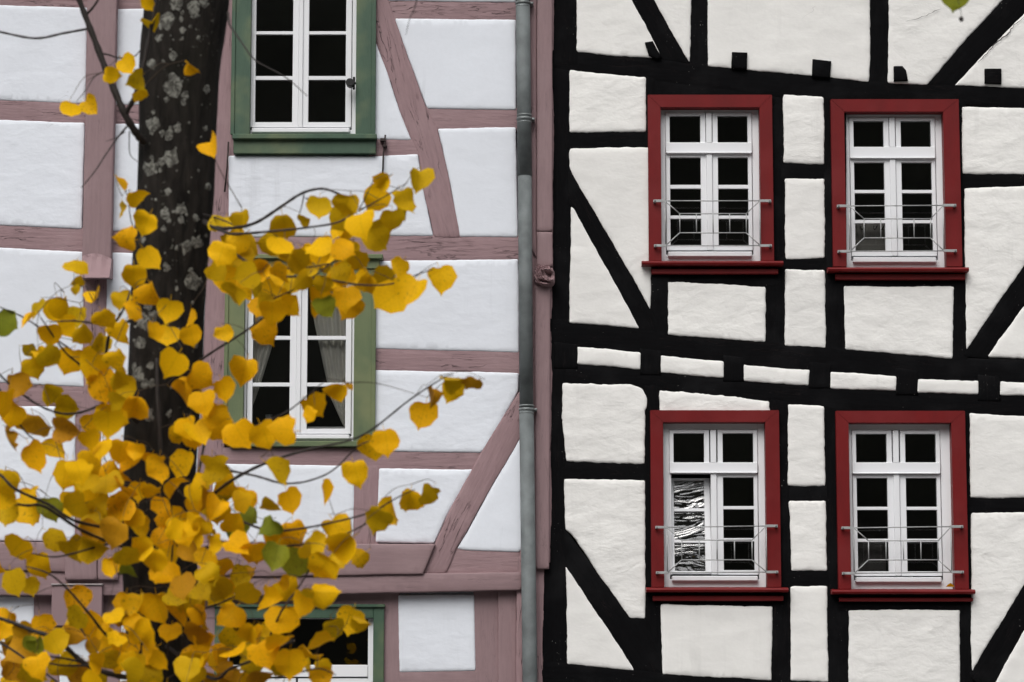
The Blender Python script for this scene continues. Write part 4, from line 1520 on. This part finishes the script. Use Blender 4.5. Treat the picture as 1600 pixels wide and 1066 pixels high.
branch([(330, 733, .3), (360, 736, .45), (400, 744, .6), (440, 755, .65), (480, 752, .7), (520, 735, .75), (556, 700, .8), (575, 690, .8)], 4, 1.8)
branch([(400, 665, .5), (440, 648, .6), (463, 633, .6), (490, 610, .65), (512, 592, .65)], 3, 1.3, 'twig')
branch([(292, 860, .3), (300, 800, .35), (306, 760, .4), (318, 700, .4), (322, 680, .4)], 7, 3)
branch([(370, 812, .5), (420, 829, .6), (470, 826, .7), (530, 814, .75), (580, 800, .8), (620, 778, .85), (648, 765, .9)], 4, 1.6)
branch([(330, 845, .4), (400, 852, .5), (450, 853, .6), (510, 846, .7), (560, 825, .7), (600, 800, .8)], 4, 2)
branch([(290, 860, .3), (320, 856, .4), (350, 852, .45)], 6, 3)
branch([(420, 1000, .6), (440, 955, .7), (465, 920, .7), (490, 880, .75)], 4, 2)
branch([(290, 955, .3), (330, 948, .4), (370, 930, .5), (400, 910, .55)], 4, 2)
branch([(260, 1010, .2), (330, 1060, .4), (360, 1045, .5), (400, 1030, .6), (460, 1000, .7)], 6, 3)
branch([(430, 1060, .6), (470, 1050, .7), (500, 1045, .7), (525, 1055, .7)], 3, 1.4, 'twig')
# left hand sprays
branch([(215, 660, .15), (170, 622, .3), (130, 575, .4), (100, 548, .5), (64, 497, .6)], 6, 2)
branch([(205, 500, .15), (185, 510, .3), (160, 508, .35), (120, 502, .4), (78, 503, .45)], 5, 2)
branch([(165, 560, .3), (172, 520, .35), (195, 480, .4), (203, 455, .4)], 6, 2.5)
branch([(200, 605, .15), (150, 585, .3), (128, 560, .35), (90, 532, .4), (40, 498, .5), (0, 480, .55)], 4, 2)
branch([(185, 612, .2), (150, 636, .35), (110, 647, .45), (75, 640, .5), (40, 620, .5), (0, 586, .55), (-40, 540, .6)], 4, 3)
branch([(-30, 570, .5), (0, 610, .5), (20, 645, .5), (40, 675, .5), (62, 694, .5)], 4, 2)
branch([(-30, 725, .6), (0, 742, .6), (25, 765, .6), (75, 788, .55), (120, 815, .5), (200, 830, .2)], 4, 5)
branch([(-30, 775, .6), (0, 784, .6), (40, 790, .55), (70, 792, .5), (130, 830, .4), (205, 860, .2)], 4, 5)
branch([(205, 840, .2), (150, 855, .4), (90, 870, .5), (50, 865, .55)], 4, 2)
branch([(205, 1000, .2), (170, 995, .3), (140, 960, .4), (105, 920, .45), (75, 896, .5), (40, 885, .5)], 5, 2)
branch([(210, 1060, .2), (175, 1054, .4), (130, 1035, .45), (90, 1000, .5), (50, 985, .5), (20, 973, .5), (-20, 960, .5)], 9, 5)
branch([(130, 1035, .45), (95, 1028, .5), (60, 1024, .5)], 4, 2, 'twig')
branch([(140, 1040, .45), (100, 1040, .5), (70, 1035, .5)], 4, 2, 'twig')
branch([(-20, 995, .5), (10, 1010, .5), (40, 1030, .5), (90, 1066, .5)], 4, 3)
branch([(190, 735, .15), (165, 720, .25), (162, 690, .3), (158, 660, .3)], 2, 1, 'twig')
branch([(245, 560, .2), (246, 620, .22), (250, 680, .22), (252, 760, .2)], 5, 6, 'branch')
branch([(210, 480, .2), (214, 430, .25), (222, 400, .25), (205, 345, .3), (200, 310, .3), (192, 290, .3)], 3, 1.2, 'twig')
branch([(146, 470, .35), (132, 440, .35), (131, 410, .35)], 2, 1, 'twig')
branch([(262, 1040, .2), (264, 960, .3), (268, 880, .35), (272, 820, .35), (270, 800, .35)], 4, 2, 'twig')
# high limb that carries the lone leaf at the upper right
branch([(300, -250, .1), (500, -300, .5), (800, -260, .9), (1150, -190, 1.2), (1420, -110, 1.3), (1488, -45, 1.3), (1492, -12, 1.3)], 22, 2.0)
branch([(296, -180, 0), (250, -320, -.3), (180, -480, -.6)], 50, 30)
branch([(300, -250, 0), (360, -420, .3), (420, -560, .6)], 60, 30)

# seed hanging below the lone leaf
branch([(1492, -12, 1.3), (1498, 4, 1.3), (1501, 16, 1.3), (1502, 27, 1.3)], 1.2, 0.8, 'twig')
_s = at(1502, 30, YT_ - 1.3)
v_, f_ = tube([_s + Vector((0, 0, dz)) for dz in (0.009, 0.006, 0, -0.006, -0.009)], [0.001, 0.006, 0.008, 0.006, 0.001], 8)
mesh_obj('seed', v_, f_, M['twig'], TREE, True)

# ---------------------------------------------------------------- leaves
HALF = [(0.0, 0.09), (0.12, 0.02), (0.27, 0.0), (0.42, 0.08), (0.515, 0.24), (0.535, 0.42), (0.48, 0.59), (0.365, 0.74), (0.21, 0.855), (0.07, 0.935), (0.0, 1.05)]


def leaf_mesh(name, width, cup, curl, fold, twist, mat, wav, rng):
    verts, faces, uvs = [], [], []
    n = len(HALF)
    skew = rng.uniform(-0.16, 0.16)
    bend = rng.uniform(-0.10, 0.10)

    def zf(x, y):
        return cup * (x * x) * 1.6 + curl * (y - 0.2) ** 2 + fold * abs(x) + twist * x * (y - 0.5) + wav * math.sin(y * 9 + x * 5) * abs(x)
    for i, (hx, hy) in enumerate(HALF):
        my = max(0.07, hy)
        jx = hx * width * (1 + (0.05 if i % 2 else -0.03))
        ly = hy + rng.uniform(-.018, .018) - skew * max(0, 0.5 - hy)
        ry = hy + rng.uniform(-.018, .018) + skew * max(0, 0.5 - hy)
        verts += [(-jx, ly, zf(-jx, ly)), (0, my, zf(0, my)), (jx * rng.uniform(.94, 1.05), ry, zf(jx, ry))]
        uvs += [(0.5 - hx, hy), (0.5, my), (0.5 + hx, hy)]
    for i in range(n - 1):
        a, b_ = 3 * i, 3 * (i + 1)
        if i == 0:
            faces += [(a + 1, b_ + 1, b_), (a + 1, b_ + 2, b_ + 1)]
        elif i == n - 2:
            faces += [(a, a + 1, b_ + 1), (a + 1, a + 2, b_ + 1)]
        else:
            faces += [(a, a + 1, b_ + 1, b_), (a + 1, a + 2, b_ + 2, b_ + 1)]
    verts = [(x + bend * y * y, y, z) for x, y, z in verts]
    # petiole
    k = len(verts)
    verts += [(-0.012, 0.08, zf(0, .07) - 0.004), (0.012, 0.08, zf(0, .07) - 0.004), (0.022, -0.16, -0.05), (0.004, -0.16, -0.05), (0.03, -0.18, -0.06), (0.02, -0.18, -0.06)]
    uvs += [(0.5, 0.3)] * 6
    faces += [(k, k + 1, k + 2, k + 3), (k + 3, k + 2, k + 4, k + 5)]
    me = bpy.data.meshes.new(name)
    me.from_pydata(verts, [], faces)
    ul = me.uv_layers.new(name='UVMap')
    for lp in me.loops:
        ul.data[lp.index].uv = uvs[lp.vertex_index]
    me.polygons.foreach_set('use_smooth', [True] * len(me.polygons))
    me.materials.append(mat)
    me.validate()
    me.update()
    return me


LV = {}
lr = random.Random(11)
for key, mt in LM.items():
    LV[key] = []
    for i in range(9):
        LV[key].append(leaf_mesh('leaf', lr.uniform(0.88, 1.06), lr.uniform(-0.6, 0.75), lr.uniform(-0.55, 0.5), lr.uniform(-0.25, 0.4),
                                 lr.uniform(-0.7, 0.7), mt, lr.uniform(-0.3, 0.3), lr))
    for i in range(3):   # strongly folded or rolled ones
        LV[key].append(leaf_mesh('leaf', lr.uniform(0.8, 0.95), lr.uniform(0.6, 1.0), lr.uniform(-0.6, 0.6), lr.uniform(0.35, 0.6),
                                 lr.uniform(-0.6, 0.6), mt, lr.uniform(-0.15, 0.15), lr))

# traced leaves: x, y, size px, colour, optional form ('t' thin/edge-on)
TR = """234,3,26,y 238,40,34,o 176,117,27,y 200,103,32,y 212,126,30,o 217,150,26,y 111,173,30,y 145,167,32,y 302,105,24,g,t 332,233,34,g
188,287,26,g,t 218,308,36,y 192,326,28,o,t 226,350,36,y 196,373,34,g 234,404,38,y 119,417,36,o 120,440,22,o,t 118,454,15,o 208,432,36,y 240,461,40,g 153,467,30,y 188,470,30,o
265,486,36,y 295,497,30,g,t 124,497,34,o 165,500,34,y 209,487,34,g 12,506,40,n 45,501,30,g,t 78,521,36,g 240,518,30,g 263,526,34,y 300,525,32,g 350,523,28,y 135,522,34,o 190,520,38,y
598,286,32,y 655,284,38,o 587,313,42,y 540,320,36,o 497,326,38,o 632,316,40,o 528,345,42,o 563,350,46,y 612,346,36,o 635,331,30,o 445,355,46,o 475,345,22,o 590,371,46,o 493,385,42,y 440,386,40,y
537,386,38,g 465,410,38,o 480,400,34,y 420,381,38,o 410,421,34,g 436,430,36,g,t 525,430,46,y 560,409,34,o 623,418,30,y 600,436,40,o 605,471,54,y 645,459,48,y 688,440,46,y 485,471,46,y 510,480,34,n
460,446,34,o 420,461,40,y 540,466,40,g 425,490,40,g 415,520,40,g 546,481,38,g 505,446,28,o 345,355,44,o 370,375,40,y 345,396,40,y 376,400,40,o 352,441,44,y 386,431,40,o 366,460,38,o 396,451,38,y
340,426,34,o 452,480,36,y 408,480,36,g 378,345,30,o 500,400,34,y 575,445,36,y 470,440,34,o
52,576,34,o 80,560,38,o 110,566,42,g 145,571,48,y 185,566,38,y 190,590,34,o 160,606,48,g 175,631,38,o 20,606,44,b 10,632,44,g 22,648,38,g 58,669,50,b 105,671,42,b 208,636,44,g 170,656,46,y
270,568,42,y 315,590,40,g 282,616,38,g,t 320,631,40,g 336,651,40,g 350,610,36,g 380,581,42,g 295,670,36,g 312,680,42,y 346,671,44,g 376,681,46,g 50,716,46,g 90,700,38,y 186,706,38,g 156,700,34,y
100,741,44,y 130,751,44,o 186,736,42,g 212,706,26,g 233,716,26,g 247,733,42,g 280,680,30,y 290,726,46,y 275,756,36,g 300,751,36,y 330,736,48,o 352,760,40,y 10,761,44,o 45,781,40,y 12,690,40,b,t
440,671,46,g 415,681,42,g 427,741,48,o 453,784,38,g 423,796,34,o,t 508,771,36,g,t 492,636,38,g 521,608,36,g 545,605,16,b,t 484,649,24,g 575,701,42,y 605,690,42,g 557,741,42,y 660,649,42,g
672,622,30,b,t 706,612,36,y 710,590,36,o,t 737,592,30,b,t 670,777,36,o,t 640,783,40,y 607,802,44,y 590,812,40,o
98,741,24,g 125,736,40,y 145,721,40,y 170,661,42,y 140,686,32,y 195,721,34,g 305,686,34,g 215,768,30,y 237,763,32,y 300,771,32,y 255,792,32,g 135,761,48,y 165,761,48,o 190,766,40,g 115,791,40,o
80,796,38,n 150,791,44,o 185,791,44,g 205,806,32,y 45,801,48,y 10,801,44,o 10,776,34,y 90,841,42,o 25,856,42,y 160,816,44,o 180,836,46,b 140,821,42,o 150,851,48,o 115,861,42,o 220,826,32,y
250,841,34,g 275,831,32,y 300,821,38,y 300,846,40,y 225,861,40,y 200,871,38,o 265,871,40,y
62,886,44,y 20,911,44,o 47,916,30,o 120,937,44,g 118,966,36,o 117,991,34,b 10,971,34,g 5,986,30,g 37,986,30,b 195,946,38,g 181,966,32,y 253,896,44,g 200,896,26,n,t 240,876,40,y 285,916,40,b
300,951,40,o 250,951,48,g 280,961,44,g 210,976,30,g 225,991,40,g 265,991,34,g 150,986,44,g 85,1006,40,o 30,1016,48,b 45,1005,24,n 58,1011,26,n 60,1041,40,g 100,1041,40,o 20,1046,48,b 50,1056,44,o
125,1056,44,b 195,1011,44,g 180,1031,38,y 150,1036,34,g 230,1021,40,g 250,1031,32,g 215,1036,30,o 200,1056,48,o 235,1061,44,o 300,1031,40,g 290,1046,40,o 310,991,38,b 145,1011,26,b
285,813,38,y 315,826,32,y 355,834,42,n 388,809,36,n 418,823,30,n 370,856,40,g 345,881,44,g 300,861,38,b 395,866,38,g 430,871,42,n 465,881,46,n 480,861,28,o 460,836,42,g 495,851,34,o 410,841,34,y
530,831,48,y 536,846,48,y 560,871,34,y 505,886,44,y 525,876,30,o 343,921,44,o 300,926,42,o 385,931,40,o 415,934,38,g 445,911,24,g,t 510,927,42,y 485,931,34,o 470,946,38,g 440,971,46,g 357,963,42,g
310,966,44,o 548,971,42,y 566,966,30,y,t 500,1006,44,g 520,986,36,o 480,1026,38,g 450,1036,46,g 435,1006,40,g 405,1001,40,g 410,1026,44,g 390,991,34,y 328,1011,42,g 305,1031,38,y 345,1031,40,y
366,1021,38,g 300,1056,38,o 330,1063,32,b 405,1053,40,b 500,1061,34,g 360,1063,34,b 375,906,36,o 325,900,34,o 180,1000,30,y 340,800,40,y 380,780,34,y 365,820,36,y 320,790,40,o 255,815,34,g
1492,-4,44,n"""
leaves = []
lr = random.Random(3)
for tok in TR.split():
    q = tok.split(',')
    leaves.append((float(q[0]), float(q[1]), float(q[2]), q[3], len(q) > 4, True))
# leaves behind the front layer in the dense lower spray, and in the right hand spray
gaps = [(25, 838, 24), (75, 824, 20), (20, 950, 26), (112, 1022, 26), (213, 905, 26), (195, 850, 16), (268, 1045, 22), (290, 888, 10), (130, 930, 34), (100, 885, 26), (40, 940, 20), (270, 640, 50),
        (80, 720, 60), (210, 745, 20), (245, 690, 34), (225, 800, 16), (475, 780, 50), (470, 990, 30), (530, 1000, 26), (380, 960, 30), (300, 1000, 10), (255, 1030, 34), (235, 880, 30), (245, 800, 26)]


def dense(n, x0, x1, y0, y1, cols):
    k = 0
    while k < n:
        x, y = lr.uniform(x0, x1), lr.uniform(y0, y1)
        if any((x - a) ** 2 + (y - b_) ** 2 < (r_ + 16) ** 2 for a, b_, r_ in gaps):
            continue
        leaves.append((x, y, lr.uniform(30, 40), lr.choice(cols), lr.random() < 0.15, False))
        k += 1


dense(56, -40, 400, 770, 1075, 'yogob')
dense(8, -40, 230, 660, 790, 'yoog')
dense(26, 335, 560, 345, 470, 'yooy')
dense(12, 40, 200, 480, 640, 'yoo')
dense(14, 330, 520, 830, 1060, 'yog')
dense(14, -90, -30, 600, 1070, 'yog')
# a few outside the photo below and above, so the spray does not stop at its edge
dense(45, -60, 480, 1080, 1200, 'yogob')
dense(8, 60, 260, -90, -20, 'yo')


def leaf_matrix(x, y, size, thin, front):
    if x > 1000:
        dpt = 1.3
    else:
        over = abs(x - (277 - 0.03 * y)) < 85
        dpt = lr.uniform(0.25, 0.85) if over else lr.uniform(0.1, 0.8) if front else lr.uniform(-0.5, 0.3)
        if x > 420:
            dpt = lr.uniform(0.45, 1.0) if front else lr.uniform(0.2, 0.6)
    Y = YT_ - dpt
    c = at(x, y, Y)
    L = size * 1.07 / FPX * (c - CAM).dot(FWD)
    ang = lr.gauss(0, 38) if not thin else lr.gauss(0, 60)
    a = R(max(-120, min(120, ang)))
    tip = Vector((math.sin(a), 0, -math.cos(a)))
    nrm_ = Vector((0, -1, 0))
    if lr.random() < 0.35:
        nrm_ = -nrm_
    side = tip.cross(nrm_)
    m = Matrix((side, tip, nrm_)).transposed()
    ry = R(lr.gauss(0, 24)) if not thin else R(lr.choice((-1, 1)) * lr.uniform(52, 72))
    rx = R(lr.gauss(-8 if nrm_.y < 0 else 8, 22))
    m = m @ Matrix.Rotation(ry, 3, 'Y') @ Matrix.Rotation(rx, 3, 'X')
    loc = c - (m @ Vector((0, 0.5, 0))) * L
    return Matrix.Translation(loc) @ (m * L).to_4x4()


leaves.sort(key=lambda t: (not t[5], -t[2]))
mass_v, mass_f, mass_m, mass_uv = [], [], [], []
keys = list(LM)
n_part = 0
LEAF_M = []
for (x, y, s, col, thin, front) in leaves:
    mtx = leaf_matrix(x, y, s, thin, front)
    LEAF_M.append(mtx)
    me = lr.choice(LV[col][:9]) if lr.random() < 0.74 else lr.choice(LV[col][9:])
    if n_part < 300:
        o_ = bpy.data.objects.new('leaf', me)
        link(o_, TREE)
        o_.matrix_local = Matrix.Translation(-TREE.location) @ mtx
        if x > 1000:
            o_['label'] = 'lone olive leaf hanging at the upper right edge'
        n_part += 1
    else:
        off = len(mass_v)
        mass_v += [mtx @ v_.co for v_ in me.vertices]
        ul = me.uv_layers[0].data
        for p in me.polygons:
            mass_f.append(tuple(i + off for i in p.vertices))
            mass_m.append(keys.index(col))
            mass_uv += [tuple(ul[li].uv) for li in p.loop_indices]
# fine leaf stalks: each leaf is tied to the nearest twig or stalk already there
net = np.array([tuple(p) for P in BR for p in P])
bases = []
for (mtx_) in LEAF_M:
    bases.append(tuple(mtx_ @ Vector((0.02, -0.14, -0.04))))
bases = np.array(bases)
dist = np.full(len(bases), 1e9)
near = np.zeros((len(bases), 3))


def upd(new):
    for s_ in range(0, len(new), 200):
        q_ = new[s_:s_ + 200]
        dd = np.linalg.norm(bases[:, None] - q_[None], axis=2)
        k_ = dd.argmin(1)
        m_ = dd[np.arange(len(bases)), k_]
        better = m_ < dist
        dist[better] = m_[better]
        near[better] = q_[k_[better]]


upd(net)
todo = np.ones(len(bases), bool)
pv, pf = [], []
for _ in range(len(bases)):
    i = int(np.where(todo, dist, 1e9).argmin())
    todo[i] = False
    a, b_ = Vector(near[i]), Vector(bases[i])
    d_ = (b_ - a).length
    if d_ > 0.6 or d_ < 0.004:
        continue
    mid_ = a.lerp(b_, 0.5) + Vector((lr.uniform(-.12, .12), lr.uniform(-.12, .12), 0.10 + lr.uniform(-.08, .08))) * d_
    P = smooth_path([a, mid_, b_], 4)
    r0_ = 0.0009 + 0.0009 * min(1, d_ / 0.3)
    v_, f_ = tube(P, [r0_ + (0.0008 - r0_) * k / (len(P) - 1) for k in range(len(P))], 4, False)
    off = len(pv)
    pv += v_
    pf += [tuple(k + off for k in f) for f in f_]
    upd(np.array([tuple(p) for p in P[1:]]))
tag(mesh_obj('leaf_stalks', pv, pf, M['stalk'], TREE, True), kind='stuff')
me = bpy.data.meshes.new('foliage')
me.from_pydata([tuple(v_ - TREE.location) for v_ in mass_v], [], mass_f)
for k in keys:
    me.materials.append(LM[k])
me.polygons.foreach_set('material_index', mass_m)
me.polygons.foreach_set('use_smooth', [True] * len(me.polygons))
ul = me.uv_layers.new(name='UVMap')
for i, uv_ in enumerate(mass_uv):
    ul.data[i].uv = uv_
me.update()
o_ = bpy.data.objects.new('foliage', me)
link(o_, TREE)
tag(o_, kind='stuff')
# one leaf fallen onto the sill of the lower right window
fl = bpy.data.objects.new('fallen_leaf', LV['g'][10])
link(fl)
fp = at(1490, 919, -0.07)
fl.matrix_world = Matrix.Translation(fp + Vector((0, 0, 0.008))) @ Matrix.Rotation(R(75), 4, "Z") @ Matrix.Rotation(R(6), 4, "X") @ Matrix.Scale(0.06, 4)
tag(fl, 'small curled yellow leaf lying on the lower right red sill', 'leaf')
print('leaves', len(leaves), 'objects', len(bpy.data.objects))
